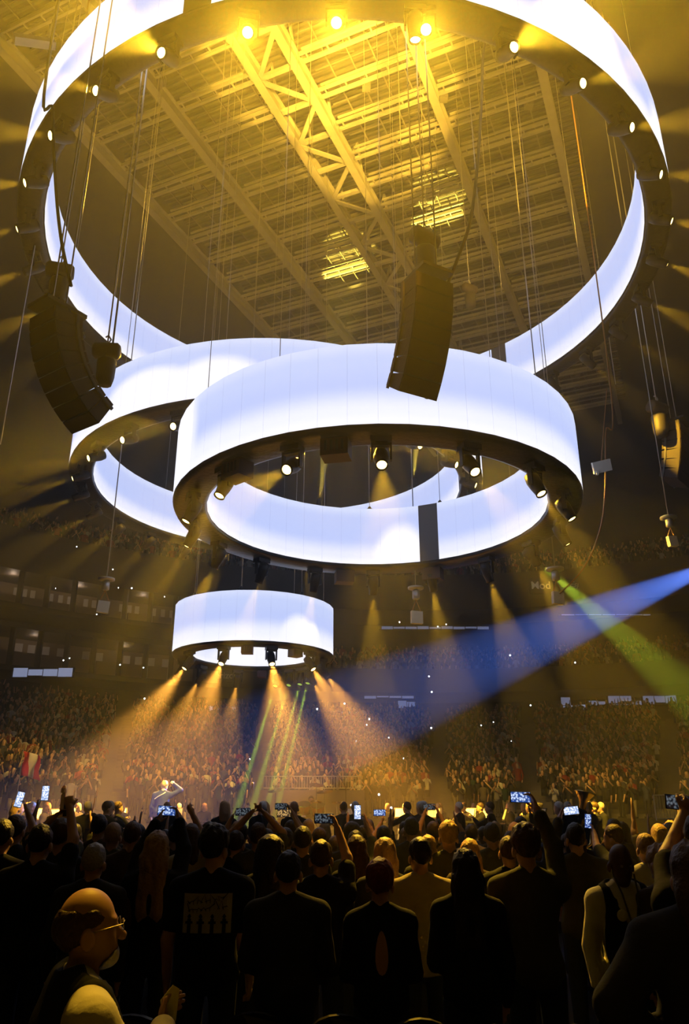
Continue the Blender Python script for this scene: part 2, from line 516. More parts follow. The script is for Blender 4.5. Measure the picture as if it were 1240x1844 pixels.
# back wall of the concourse behind the lower stand
mb = MB()
for th0, th1 in zip(THS[:-1], THS[1:]):
    d0, d1 = (circ_hit(t, 6, 22, 38.5) + 9.0 for t in (th0, th1))
    p = Vector((d0 * math.sin(th0), d0 * math.cos(th0), 0)); q = Vector((d1 * math.sin(th1), d1 * math.cos(th1), 0))
    mb.add([(p.x, p.y, 6), (q.x, q.y, 6), (q.x, q.y, 20), (p.x, p.y, 20)], [(0, 1, 2, 3)])
tag(mb.build('wall_concourse', M['dark']), 'dark concourse wall behind the stands', 'wall', kind='structure')

# ------------------------------------------------------------------ spectators in the stands
def vcol_mat(name, rough=.8):
    m = mat(name, (.5, .5, .5), rough, spec=.2); nt = m.node_tree
    a = nt.nodes.new('ShaderNodeVertexColor'); a.layer_name = 'Col'
    nt.links.new(a.outputs[0], nt.nodes['Principled BSDF'].inputs['Base Color']); return m
M['people'] = vcol_mat('people_colours')
SKIN = [(.55, .34, .24), (.62, .40, .29), (.45, .27, .18), (.30, .17, .11), (.16, .09, .06), (.58, .37, .27)]
HAIRC = [(.02, .015, .012), (.05, .03, .02), (.10, .06, .03), (.03, .02, .015), (.35, .25, .12), (.25, .23, .21)]
SHIRT = [(.012, .012, .012)] * 9 + [(.03, .03, .035)] * 4 + [(.06, .06, .07), (.05, .06, .10), (.30, .28, .26), (.50, .48, .46), (.25, .03, .03), (.10, .08, .06), (.18, .17, .16), (.02, .05, .03)]
PANT = [(.02, .022, .03), (.03, .03, .04), (.015, .015, .015), (.20, .17, .12)]


def low_person(rng, pose, legs=True):
    """small faceted figure, facing +Y, feet at z 0; returns verts, faces, face colours"""
    V = []; F = []; C = []
    sk = rng.choice(SKIN); sh = rng.choice(SHIRT); pa = rng.choice(PANT); ha = rng.choice(HAIRC)
    h = rng.uniform(.93, 1.04)
    def add(mbx, col):
        o = len(V); V.extend((v[0] * h, v[1] * h, v[2] * h) for v in mbx.v); F.extend(tuple(i + o for i in f) for f in mbx.f); C.extend([col] * len(mbx.f))
    wdt = rng.uniform(.9, 1.15)
    m = MB(); m.lathe([(.15 * wdt, .80), (.17 * wdt, .95), (.145 * wdt, 1.12), (.19 * wdt, 1.34), (.17 * wdt, 1.42), (.06, 1.47)], 8)
    m.v = [(x, y * .62, z) for x, y, z in m.v]; add(m, sh)
    m = MB(); m.tube((0, 0, 1.44), (0, .02, 1.54), .05, n=6, caps=False); add(m, sk)
    tilt = rng.uniform(-.02, .05)
    m = MB(); m.lathe([(.03, 1.49), (.062, 1.53), (.075, 1.61), (.07, 1.68), (.03, 1.725)], 8); m.v = [(x, y * 1.2 + .02 + tilt, z) for x, y, z in m.v]; add(m, sk)
    if rng.random() < .9:
        m = MB(); m.lathe([(.06, 1.56), (.083, 1.62), (.084, 1.69), (.04, 1.752)], 8); m.v = [(x, y * 1.15 - .012 + tilt, z) for x, y, z in m.v]; add(m, ha)
        if rng.random() < .3:
            m = MB(); m.lathe([(.09, 1.36), (.10, 1.5), (.085, 1.65)], 7); m.v = [(x, y * .6 - .05, z) for x, y, z in m.v]; add(m, ha)
    long_sl = rng.random() < .35
    for sgn in (-1, 1):
        S = Vector((.20 * wdt * sgn, 0, 1.38))
        if pose == 'up' or (pose == 'one' and sgn > 0):
            E = S + Vector((.10 * sgn, .10, .22)); Wr = E + Vector((-.04 * sgn, .08, .24))
        elif pose == 'clap':
            E = S + Vector((.06 * sgn, .10, -.24)); Wr = Vector((.03 * sgn, .32, 1.30 + rng.uniform(0, .2)))
        elif pose == 'phone':
            E = S + Vector((.08 * sgn, .15, -.12)); Wr = Vector((.06 * sgn, .34, 1.60))
        else:
            E = S + Vector((.05 * sgn, -.02, -.28)); Wr = E + Vector((-.02 * sgn, .10, -.24))
        m = MB(); m.tube(S, E, .052, .043, 6, caps=False); add(m, sh)
        m = MB(); m.tube(E, Wr, .042, .03, 6); add(m, sh if long_sl else sk)
        d = (Wr - E).normalized(); m = MB(); m.tube(Wr, Wr + d * .13, .032, .03, 6); add(m, sk)
        if legs:
            m = MB(); m.tube((.09 * sgn, 0, .88), (.10 * sgn, 0, .06), .085, .05, 6); add(m, pa)
            m = MB(); m.box((.10 * sgn, .05, .04), (.09, .25, .08)); add(m, (.02, .02, .02))
    if not legs:
        m = MB(); m.lathe([(.15, .45), (.155, .82)], 6); add(m, pa)
    return np.array(V), F, C, (sh, ha)


def person_mesh(name, V, F, C, look=None):
    me = bpy.data.meshes.new(name); me.from_pydata(V.tolist(), [], F)
    at_ = me.color_attributes.new('Col', 'FLOAT_COLOR', 'CORNER')
    n = [len(f) for f in F]; arr = np.repeat(np.array([(*c, 1) for c in C]), n, axis=0).astype(np.float32)
    at_.data.foreach_set('color', arr.ravel()); me.materials.append(M['people'])
    me.polygons.foreach_set('use_smooth', [True] * len(F)); me.update(); return me
prng = random.Random(11)
POSES = ['clap', 'clap', 'up', 'phone', 'down', 'down', 'one', 'clap']
VAR = [low_person(prng, POSES[i % 8], legs=False) for i in range(48)]
VAR_L = [low_person(prng, POSES[i % 8], legs=True) for i in range(40)]
VAR_LM = [person_mesh('body', *v) for v in VAR_L]
STAGE_C = Vector((-2.5, 21, 0))
spots = []
for r in range(NROW):
    s = (r + .5) / NROW
    th = math.radians(-27.5)
    while th < math.radians(27.5):
        p = bowl(th, s); p.z = bowl(th, r / NROW).z
        dist = math.hypot(p.x, p.y)
        th += prng.uniform(.48, .62) / dist
        if any(abs(th - a) * dist < AW for a in AISLES): continue
        if prng.random() < .05: continue
        spots.append((r, p))
INDIV = 112
front = sorted([q for q in spots if q[0] < 3 and abs(math.atan2(q[1].x, q[1].y)) < math.radians(24)], key=lambda q: q[1].length)
front_i = set(id(q[1]) for q in front[:INDIV])
sv, sf, scol = [], [], []
off = 0
def put_stuff(V, F, C, look, p, rz, k=1.0):
    global off
    c, s = math.cos(rz), math.sin(rz)
    W = V @ np.array([[c, s, 0], [-s, c, 0], [0, 0, 1]]) * k + np.array(p)
    sv.append(W); sf.extend(tuple(i + off for i in f) for f in F); scol.extend(C); off += len(V)
def cname(c):
    r, g, b = c; m = max(c)
    if m < .02: return 'black'
    if m < .045: return 'charcoal'
    if r > 2.5 * max(g, b): return 'red'
    if b > 1.5 * r: return 'navy'
    if g > 1.5 * r: return 'dark green'
    if r > 1.4 * b: return 'brown'
    return 'white' if m > .4 else ('pale grey' if m > .15 else 'grey')
def hname(c): return {0: 'black', 1: 'dark brown', 2: 'brown', 3: 'dark', 4: 'blond', 5: 'grey'}[HAIRC.index(c)]
def block(x, y):
    a = math.degrees(math.atan2(x, y))
    for lim, nm in ((-19, 'by the flag'), (-15, 'above the double bass'), (-9, 'behind the singer'), (-5.2, 'right of the singer'), (1, 'behind the drum kit'), (7.3, 'left of pale aisle'), (13.5, 'right of pale aisle'), (17.5, 'behind tall man filming'), (99, 'near the gate bars')):
        if a < lim: return nm
VERB = {'clap': 'clapping', 'up': 'both arms up', 'phone': 'phone up', 'down': 'arms down', 'one': 'one arm up'}
for r, p in spots:
    d = STAGE_C - p; rz = math.atan2(d.y, d.x) - PI / 2 + prng.uniform(-.25, .25)
    q = (p.x + prng.uniform(-.1, .1), p.y + prng.uniform(-.1, .1), p.z)
    if id(p) in front_i:
        i = prng.randrange(40); o = link('person', VAR_LM[i], None, q, (0, 0, rz)); o.scale = (.93, .93, .93)
        tag(o, '%s haired spectator, %s top, %s, %s row %s' % (hname(VAR_L[i][3][1]), cname(VAR_L[i][3][0]), VERB[POSES[i % 8]], ('front', 'second', 'third')[r], block(q[0], q[1])), 'person', 'people in the front rows of the lower stand')
    else:
        put_stuff(*VAR[prng.randrange(48)], q, rz, .92)
for fn, rows, a0, a1, dens in ((tier2, 6, -12, 27, .9), (tier3, 14, -27, 27, .8)):
    for r in range(rows):
        th = math.radians(a0)
        while th < math.radians(a1):
            p = fn(th, (r + .5) / rows); p.z = fn(th, r / rows).z
            th += prng.uniform(.55, .8) / math.hypot(p.x, p.y)
            if prng.random() > dens or (fn is tier3 and r > 6): continue
            d = STAGE_C - p; put_stuff(*VAR[prng.randrange(48)], p, math.atan2(d.y, d.x) - PI / 2)
V = np.concatenate(sv); me = bpy.data.meshes.new('crowd'); me.from_pydata(V.tolist(), [], sf)
at_ = me.color_attributes.new('Col', 'FLOAT_COLOR', 'CORNER')
at_.data.foreach_set('color', np.repeat(np.array([(*c, 1) for c in scol]), [len(f) for f in sf], axis=0).astype(np.float32).ravel())
me.materials.append(M['people']); me.polygons.foreach_set('use_smooth', [True] * len(sf)); me.update()
tag(link('crowd', me), 'packed crowd filling the stands behind the stage', 'crowd', kind='stuff')
print('crowd spots', len(spots), 'tris', sum(len(f) - 2 for f in sf))

# ------------------------------------------------------------------ rigging cables
def cable(a, b, r, label, m='cable', group='rigging cables', name='rigging_cable'):
    mb = MB(); mb.tube(Vector((0, 0, 0)), Vector(b) - Vector(a), r, n=6)
    o = mb.build(name, M[m], None, True); o.location = a
    return tag(o, label, 'cable', group)
RTOP = ROOF + 3.06
def drop(px, py, Y, label, r=.012, m='cable', top=None):
    """vertical steel cable that reaches down to the given spot from the roof"""
    p = at(px, py, Y)
    return cable(p, (p.x, p.y, top or RTOP), r, label, m)
for key, angs in (('a', (-160, -137, -60, -25, 20, 45, 75, 100, 125, 150, 172)), ('b', (-130, -105, -80, -55, 15, 60, 100, 140, 180)), ('c', (-150, -118, -90, -60, -30, 0, 30, 62, 90, 125, 160)), ('d', (-140, -95, -45, 10, 60, 110, 160))):
    cx, cy, z, Ro, Ri = RINGS[key]; r = (Ro + Ri) / 2
    word = {'a': 'largest', 'b': 'middle', 'c': 'front', 'd': 'smallest'}[key]
    angs = sorted(angs, key=lambda a: math.cos(math.radians(a)))
    for i_, a in enumerate(angs):
        a = math.radians(a); x, y = cx + r * math.cos(a), cy + r * math.sin(a)
        cable((x, y, z + 1.40), (x, y, RTOP), .0075, '%s thin steel cable from the left carrying the %s ring screen' % (ORD[i_ + 1], word))
        hb_ = MB(); hb_.box((r * math.cos(a), r * math.sin(a), 1.52), (.22, .16, .16), Matrix.Rotation(a, 3, 'Z')); hb_.lathe([(.05, 1.58), (.05, 1.66), (.02, 1.70)], 8, c=(r * math.cos(a), r * math.sin(a), 0)); hb_.build('hoist_bracket', M['blackmetal'], [o for o in COL.objects if o.name.startswith('led_ring_screen') and abs(o.location.z - z) < .01][0])
for (px, py, Y, lab) in ((0, 800, 14, 'pale steel cable at the edge, beside the curved speaker array'), (203, 620, 10.2, 'steel cable above the curved speaker array'),
                         (1180, 715, 19, 'steel cable above the far dark speaker array'), (1108, 262 + 430, 24, 'steel cable behind the gap in the largest ring')):
    drop(px, py, Y, lab, .016)
# thick cable loom slung down to the central speaker array and a long slack orange cable
def hose(pts, r, name, label, m, cat='cable'):
    P0 = pts[0]; mb = MB()
    sm = []
    for k in range(len(pts) - 1):
        p0, p1, p2, p3 = (pts[max(0, min(len(pts) - 1, k + j))] for j in (-1, 0, 1, 2))
        for t in np.linspace(0, 1, 8, endpoint=False):
            sm.append(.5 * ((2 * p1) + (p2 - p0) * t + (2 * p0 - 5 * p1 + 4 * p2 - p3) * t * t + (3 * p1 - p0 - 3 * p2 + p3) * t ** 3))
    sm.append(pts[-1])
    mb.path([p - P0 for p in sm], r, 7)
    o = mb.build(name, M[m], None, True); o.location = P0; return tag(o, label, cat)
M['orange_cable'] = mat('orange_cable', (.35, .16, .05), .6)
hose([at(800, 525, 9.6), at(822, 470, 9.7), at(848, 390, 9.9), at(862, 260, 10.2), at(868, 120, 10.4), at(870, -60, 10.6), Vector((at(870, -60, 10.6).x, 10.7, RTOP))], .028, 'cable_loom', 'thick black cable loom slung up from the central speaker array', 'rope')
hose([at(1000, 1075, 16.5), at(1045, 1030, 16.3), at(1075, 970, 16.2), at(1088, 900, 16.1), at(1090, 780, 16.0), at(1092, 640, 16.0), Vector((at(1092, 640, 16).x, 16, RTOP))], .018, 'slack_cable', 'slack brown cable looping down beside the front ring screen', 'orange_cable')
hose([at(128, 515, 9.2), at(110, 430, 9.2), at(100, 330, 9.2), at(95, 200, 9.2), at(95, 60, 9.2), Vector((at(95, 60, 9.2).x, 9.2, RTOP))], .025, 'cable_loom', 'thick black cable loom rising from the curved speaker array', 'rope')
hose([at(135, 230, 11.0), at(143, 150, 11.1), at(150, 60, 11.2), Vector((at(150, 60, 11.2).x, 11.3, RTOP))], .02, 'cable_loom', 'brown cable hanging across the lit face of the largest ring', 'orange_cable')

# ------------------------------------------------------------------ line array loudspeakers
M['cab'] = noisy('speaker_cabinet', (.035, .024, .016), (.05, .035, .024), 20, .6, .2)
M['grille'] = noisy('speaker_grille', (.055, .034, .018), (.075, .045, .024), 120, .7, .4)
def line_array(top, face_az, n, size, t0, dt, label):
    wd, h, dp = size
    root = empty('line_array_speaker', top); tag(root, label, 'speaker', 'hanging line array speakers')
    D = Vector((math.cos(face_az), math.sin(face_az), 0)); X = Vector((-D.y, D.x, 0)); p = Vector((0, 0, 0))
    mb = MB(); R0 = Matrix((X, D, Vector((0, 0, 1)))).transposed()
    mb.box((0, 0, .10), (wd * .8, dp * 1.5, .06), R0); mb.box((0, 0, .2), (wd * .3, .12, .16), R0)
    for sx in (-1, 1): mb.beam(X * wd * .38 * sx + Vector((0, 0, .1)), X * wd * .38 * sx - D * dp * .2 + Vector((0, 0, -.06)), .03, .05)
    mb.build('fly_frame', M['blackmetal'], root)
    for i in range(n):
        th = math.radians(t0 + dt * i)
        F = D * math.cos(th) - Vector((0, 0, 1)) * math.sin(th); U = D * math.sin(th) + Vector((0, 0, 1)) * math.cos(th)
        R = Matrix((X, F, U)).transposed(); c = p - U * h * .5
        mb = MB()                                            # trapezoid cabinet, thinner at the back
        vs = []
        for sx in (-1, 1):
            for (yy, hh) in ((dp / 2, .495), (-dp / 2, .36)):
                for sz in (-1, 1): vs.append(c + R @ Vector((sx * wd / 2, yy, sz * hh * h)))
        mb.add(vs, [(0, 1, 3, 2), (4, 6, 7, 5), (0, 4, 5, 1), (2, 3, 7, 6), (0, 2, 6, 4), (1, 5, 7, 3)])
        cab = mb.build('cabinet', M['cab'], root)
        mb = MB(); mb.box(c + F * (dp / 2 + .008), (wd * .96, .016, h * .9), R); g = mb.build('grille', M['grille'], cab)
        mb = MB()
        for sx in (-1, 1):
            mb.box(c + X * sx * (wd / 2 + .012) - F * dp * .3, (.024, .05, h * 1.0), R)
            mb.box(c + X * sx * wd * .28 - F * (dp / 2 + .012), (wd * .22, .03, h * .35), R)
        mb.box(c - F * (dp / 2 + .01), (wd * .12, .03, h * .5), R)
        mb.build('rear_handle', M['steel_dark'], cab)
        p = p - U * h * .93 - (Vector((0, 0, 0)))
    for sx in (-.3, .3):
        q = Vector(top) + X * wd * sx + Vector((0, 0, .10))
        cable(q, (q.x, q.y, RTOP), .012, '%s hoist chain of the %s' % ('one' if sx < 0 else 'other', label.split(',')[0]))
    return root
line_array(at(768, 512, 9.6), math.radians(-62), 7, (.66, .262, .42), 3, 5.0, 'central curved speaker array, hanging in front of the front ring')
line_array(at(102, 572, 9.4), math.radians(-125), 8, (.60, .215, .44), 6, 7.5, 'curved speaker array beside the left rim of the rings')
line_array(at(1215, 770, 20), math.radians(-40), 6, (1.0, .3, .5), 2, 3, 'far dark speaker array beyond the right rim of the rings')
def small_unit(name, loc, rz, label, cat, scale=1.0):
    """hoist motor with cable basket"""
    root = empty(name, loc, rz); tag(root, label, cat); root.scale = (scale,) * 3
    mb = MB(); mb.lathe([(.10, -.22), (.14, -.18), (.14, .18), (.10, .22)], 12, Matrix.Rotation(PI / 2, 3, 'Y')); mb.build('motor', M['cab'], root, True)
    mb = MB(); mb.lathe([(.12, -.62), (.15, -.5), (.16, -.2), (.14, -.16)], 10, c=(.02, .02, 0)); mb.build('chain_bag', M['rope'], root, True)
    mb = MB(); mb.path([(0, 0, .12), (.05, 0, .22), (0, 0, .3), (-.04, 0, .26)], .016, 6); mb.build('hook', M['cable'], root)
    cable(Vector(loc) + Vector((0, 0, .12 * scale)), (loc[0], loc[1], RTOP), .012, 'hoist chain of the ' + label.split(',')[0])
    return root
small_unit('chain_hoist', at(764, 430, 9.9), .6, 'big chain hoist with bag above the central speaker array', 'hoist', 1.1)
small_unit('chain_hoist', at(108, 488, 10.6), .3, 'dark chain hoist above the curved speaker array', 'hoist', 1.0)
small_unit('chain_hoist', at(192, 632, 9.9), .1, 'dark chain hoist before the middle ring', 'hoist', .9)
small_unit('chain_hoist', at(1183, 735, 19.5), .5, 'dark chain hoist over the far speaker array', 'hoist', 1.4)
small_unit('chain_hoist', at(845, 520, 22), .5, 'small chain hoist under the roof beside the central speaker array', 'hoist', 1.2)

# rigging boards on hoists
M['board'] = noisy('pale_board', (.62, .58, .48), (.72, .68, .56), 9, .8, .1)
def hung_board(px, py, Y, size, tilt, label):
    p = at(px, py, Y); root = empty('hung_board', p); tag(root, label, 'board', 'pale boards hung from hoists')
    R = Matrix.Rotation(tilt, 3, 'Y') @ Matrix.Rotation(.3, 3, 'Z')
    mb = MB(); mb.box((0, 0, 0), (size, .10, size * 1.05), R); mb.build('board', M['board'], root)
    mb = MB(); mb.tube(R @ Vector((-size * .4, 0, size * .52)), (0, 0, size * 1.5), .012, n=5); mb.tube(R @ Vector((size * .4, 0, size * .52)), (0, 0, size * 1.5), .012, n=5); mb.build('sling', M['orange_cable'], root)
    mb = MB(); mb.lathe([(.05, size * 1.5), (.09, size * 1.6), (.09, size * 2.3), (.05, size * 2.4)], 10); mb.lathe([(.05, size * 2.4), (.2, size * 2.45), (.2, size * 2.62), (.05, size * 2.66)], 12); mb.build('hoist', M['cable'], root, True)
    cable(p + Vector((0, 0, size * 2.5)), (p.x, p.y, RTOP), .014, 'cable of the ' + label)
hung_board(1004, 1077, 16.5, .26, .05, 'pale board below the right side of the front ring')
hung_board(1210, 975, 17.5, .24, -.1, 'pale board near the right edge, under the far speaker array')
hung_board(186, 1093, 18, .27, .08, 'brownish board hanging left of the smallest ring')
hung_board(750, 1112, 19, .30, .02, 'dark board hanging under the far side of the front ring')
p = at(1083, 840, 15.8); mb = MB(); mb.box((0, 0, 0), (.42, .08, .26), Matrix.Rotation(-.25, 3, 'Y') @ Matrix.Rotation(.4, 3, 'X'))
root = empty('hung_box', p); tag(root, 'pale flat box clipped to the slack brown cable', 'box'); mb.build('case', M['board'], root)
mb = MB(); mb.box((.16, 0, .13), (.05, .06, .08)); mb.box((-.12, 0, -.16), (.05, .06, .08)); mb.build('clip', M['board'], root)
mb = MB(); mb.tube((0, 0, .1), Vector((at(1092, 700, 16).x, 16, at(1092, 700, 16).z)) - p, .01, n=5); mb.build('tether', M['orange_cable'], root)

# lighting boxes under the rings between the lamps
M['casing'] = noisy('casing', (.05, .025, .018), (.08, .04, .025), 6, .5, .1)
def control_box(key, adeg, label, size=(.42, .3, .3)):
    cx, cy, z, Ro, Ri = RINGS[key]; r = (Ro + Ri) / 2; a = math.radians(adeg)
    root = empty('control_box', (cx + r * math.cos(a), cy + r * math.sin(a), z - .10), a + PI / 2); tag(root, label, 'box')
    mb = MB(); mb.box((0, 0, -size[2] / 2 - .02), size); mb.build('case', M['casing'], root)
    mb = MB()
    for k in range(4): mb.box((-size[0] * .3 + k * size[0] * .2, -size[1] / 2 - .008, -size[2] / 2), (.04, .016, size[2] * .6))
    mb.box((0, 0, -.012), (size[0] * .7, size[1] * .9, .025)); mb.build('vent', M['blackmetal'], root)
for key, adeg, lab in (('c', -102, 'reddish box under the near edge of the front ring'), ('c', -131, 'flat dark box under the left part of the front ring'), ('d', -88, 'small black box under the near edge of the smallest ring'), ('d', -50, 'wide black box under the right part of the smallest ring'), ('c', 100, 'grey box under the far edge of the front ring'), ('c', 66, 'black box under the unlit panel of the front ring'), ('d', 88, 'small black box under the far edge of the smallest ring')):
    control_box(key, adeg, lab, (.34, .3, .22) if key == 'd' else (.46, .34, .3))
# long flown batten at the top left corner
p = at(62, 75, 13); root = empty('batten_light', p); tag(root, 'pale long light batten in the top left corner', 'lamp')
mb = MB(); mb.box((0, 0, 0), (.95, .2, .16), Matrix.Rotation(-.5, 3, 'Y') @ Matrix.Rotation(.5, 3, 'Z')); mb.build('body', M['board'], root)
mb = MB(); mb.tube((.3, 0, .2), (.34, 0, .55), .05, n=8); mb.tube((.34, 0, .55), (.36, 0, RTOP - p.z), .015, n=6); mb.build('hanger', M['cable'], root)

# ------------------------------------------------------------------ concourse lights and lit rooms drawn as glow, signs, suites
M['glow_panels'] = mat('glow_panels', (.3, .35, .5), .5, emis=(.50, .58, .9), es=.40)
M['glow_panels_dim'] = mat('glow_panels_dim', (.3, .33, .45), .5, emis=(.40, .45, .75), es=.28)
def glow_panels(px0, px1, py0, py1, Y, label, m='glow_panels', n=4):  # lit rooms and fronts are given as panels that glow themselves
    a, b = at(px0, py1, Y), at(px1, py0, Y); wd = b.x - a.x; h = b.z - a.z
    root = empty('glowing_row', ((a.x + b.x) / 2, Y, a.z)); tag(root, label, 'light', 'lit fittings along the concourse')
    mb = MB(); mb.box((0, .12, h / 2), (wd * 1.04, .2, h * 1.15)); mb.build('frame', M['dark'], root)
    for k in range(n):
        mb = MB(); mb.box((-wd / 2 + wd * (k + .5) / n, 0, h / 2 + .02 * math.sin(k * 3)), (wd / n * .93, .06, h * (.8 + .2 * math.cos(k * 2.3)))); mb.build('glow_panel', M[m], root)
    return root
glow_panels(22, 132, 1203, 1219, 49, 'row of pale ceiling light panels over the left concourse')
glow_panels(368, 424, 1271, 1280, 63, 'glowing panels for the bright concourse opening behind the left crowd', n=5)
glow_panels(655, 745, 1244, 1258, 64, 'pale kiosk front with its own glow behind the stage crowd', 'glow_panels_dim')
glow_panels(600, 672, 1281, 1286, 63.5, 'narrow lit strip above the crowd left of the aisle', n=6)
glow_panels(716, 748, 1262, 1275, 64.5, 'grey glowing panel under the pale kiosk front', 'glow_panels_dim', 2)
glow_panels(968, 1118, 1234, 1243, 63, 'long thin light line above the right concourse', 'glow_panels_dim', 5)
glow_panels(1095, 1135, 1246, 1266, 64, 'blue grey wall panel with its own glow in the right concourse', 'glow_panels_dim', 2)
glow_panels(1158, 1216, 1250, 1268, 64, 'grey wall panel with its own glow near the right edge of the concourse', 'glow_panels_dim', 3)
glow_panels(1014, 1054, 1269, 1278, 63, 'glowing panels for the bright low opening behind the right crowd', n=4)
glow_panels(1060, 1180, 1262, 1270, 64.6, 'long low counter with its own glow in the right concourse', 'glow_panels_dim', 7)
glow_panels(1010, 1026, 1256, 1270, 62.8, 'small yellowish lit sign in the right concourse', 'glow_panels_dim', 1)
M['ribbon'] = mat('ribbon_board', (.2, .2, .2), .5, emis=(.5, .5, .55), es=.22)
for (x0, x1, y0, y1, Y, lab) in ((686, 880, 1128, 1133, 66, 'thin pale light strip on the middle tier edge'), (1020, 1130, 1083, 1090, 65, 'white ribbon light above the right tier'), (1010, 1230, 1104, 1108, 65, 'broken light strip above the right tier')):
    glow_panels(x0, x1, y0, y1, Y, lab, 'glow_panels_dim', 9)
def text_mesh(c, name, parent, loc, rot, m):
    tmp = bpy.data.objects.new('tmp', c); COL.objects.link(tmp); dg = bpy.context.evaluated_depsgraph_get(); me = bpy.data.meshes.new_from_object(tmp.evaluated_get(dg)); bpy.data.objects.remove(tmp); bpy.data.curves.remove(c)
    me.name = name; me.materials.clear(); me.materials.append(m); return link(name, me, parent, loc, rot)
def sign(txt, px, py, Y, h, label, m, font_k=1.0, rz=0, shear=0, boardw=None):
    p = at(px, py, Y); root = empty('sponsor_sign', p, rz); tag(root, label, 'sign')
    c = bpy.data.curves.new('lettering', 'FONT'); c.body = txt; c.size = h * 1.35; c.extrude = .03; c.align_x = 'CENTER'; c.shear = shear; c.offset = .004 * font_k; c.align_y = 'CENTER'
    text_mesh(c, 'lettering', root, (0, -.08, 0), (PI / 2, 0, 0), m)
    mb = MB(); mb.box((0, .05, 0), (boardw or h * len(txt) * .75, .12, h * 2.0)); mb.build('backing', M['fascia'], root)
M['letter'] = mat('sign_letters', (.5, .48, .42), .6, emis=(.5, .45, .35), es=.14)
M['letter_dim'] = mat('sign_letters_dim', (.3, .27, .22), .6, emis=(.35, .28, .18), es=.10)
def on_front(px, off_):
    th = math.atan((px - 620) / 1487); return (circ_hit(th, 6, 22, 38.5) + off_) * math.cos(th) - .35
sign('Modelo', 985, 1055, on_front(985, 3.0), .66, 'dim Modelo beer sign on the upper tier front', M['letter'], 3)
sign('Especial', 1047, 1053, on_front(1047, 3.0), .5, 'dim slanted Especial lettering beside the beer sign', M['letter_dim'], 1, shear=.35)
sign('verizon', 405, 1217, on_front(405, 1.5), .5, 'dim verizon sign under the smallest ring', M['letter_dim'], 2)

# suites on the left: two stacked rows of boxes with parapets, posts, pale doors
M['suite_wall'] = noisy('suite_wall', (.20, .15, .11), (.26, .20, .15), 1, .8, .05)
M['suite_door'] = noisy('suite_door', (.50, .47, .44), (.56, .53, .50), 1, .6, .05)
def suite_row(zb, zt, label, base_off, doors, parap):
    root = empty('suite_row', (-20, 45, zb)); tag(root, label, 'balcony', kind='structure')
    def P(th, off, z):
        d = circ_hit(th, 6, 22, 38.5) + off; return Vector((d * math.sin(th), d * math.cos(th), z))
    A = [math.radians(a) for a in np.linspace(-36, -9, 16)]
    slab = MB(); back = MB()
    for a, b in zip(A[:-1], A[1:]):
        for off0, off1, z in ((base_off, base_off + 4.5, zb), (base_off, base_off + 4.5, zt)):
            vs = [P(a, off0, z - .35), P(b, off0, z - .35), P(b, off1, z - .35), P(a, off1, z - .35), P(a, off0, z), P(b, off0, z), P(b, off1, z), P(a, off1, z)]
            slab.add(vs, [(0, 1, 2, 3), (4, 7, 6, 5), (0, 4, 5, 1), (1, 5, 6, 2), (2, 6, 7, 3), (3, 7, 4, 0)])
        back.add([P(a, base_off + 4, zb), P(b, base_off + 4, zb), P(b, base_off + 4, zt), P(a, base_off + 4, zt)], [(0, 1, 2, 3)])
    part('slab', slab, M['fascia'], root); part('back_wall', back, M['suite_wall'], root)
    for k, (a, b) in enumerate(zip(A[:-1], A[1:])):
        mb = MB(); p, q = P(a + .004, base_off + .1, zb + parap / 2), P(b - .004, base_off + .1, zb + parap / 2); mb.beam(p, q, .12, parap); part('parapet', mb, M['suite_wall'], root)
        mb = MB(); mb.beam(P(a, base_off + .2, zb), P(a, base_off + .2, zt - .3), .3, .3); part('post', mb, M['fascia'], root)
        for j in range(doors):
            t = a + (b - a) * (j + .5 + .1 * math.sin(k * 3.1 + j)) / doors
            if (k * 3 + j) % 4 == 3: continue
            mb = MB(); c = P(t, base_off + 3.9, zb + (zt - zb) * .45); d = Vector((c.x, c.y, 0)).normalized(); x = Vector((d.y, -d.x, 0))
            mb.box(c, ((b - a) * 40 / doors * .8, .08, (zt - zb) * .62), Matrix((x, d, Vector((0, 0, 1)))).transposed()); part('door_panel', mb, M['suite_door'], root)
    return P
PS = suite_row(10.4, 13.2, 'lower row of private boxes on the left side', 1.0, 2, .9)
PS2 = suite_row(14.6, 17.2, 'upper row of private boxes with pale doors on the left side', 1.6, 3, .5)
for a, off_, z, e in ((-24, 3, 16.6, 30), (-19.5, 3, 16.6, 26), (-15, 3, 16.6, 22), (-22, 3, 12.6, 16), (-16, 3, 12.6, 16), (-12, 3, 12.4, 10)):  # added fill lights that brighten the boxes, without fittings
    l = bpy.data.lights.new('box_fill_light', 'POINT'); l.energy = e; l.color = (1, .72, .5); l.shadow_soft_size = .15
    o = bpy.data.objects.new('box_fill_light', l); COL.objects.link(o); o.location = PS(math.radians(a), off_, z)

# ------------------------------------------------------------------ stage
def disc(name, c, r, z0, z1, m, label, n=64, r2=None):
    mb = MB(); r2 = r2 or r
    root = empty(name, (c[0], c[1], z0)); tag(root, label, 'stage')
    mb.lathe([(r2, 0), (r, .05), (r, z1 - z0 - .04), (r - .04, z1 - z0)], n); mb.build('deck', m, root)
    mb = MB()
    for i in range(n): 
        a = 2 * PI * i / n; mb.box(((r + .01) * math.cos(a), (r + .01) * math.sin(a), (z1 - z0) / 2), (.03, .06, (z1 - z0) * .8), Matrix.Rotation(a, 3, 'Z'))
    mb.build('skirt_strips', M['blackmetal'], root)['kind'] = 'stuff'
    return root
SC = Vector((-1.5, 22.5, 0)); STZ = .66; RZ_ = .84
M['stage'] = noisy('stage_deck', (.03, .028, .026), (.05, .045, .04), 4, .4, .05)
disc('round_stage', SC, 10.0, 0, STZ, M['stage'], 'wide low round stage carrying the orchestra')
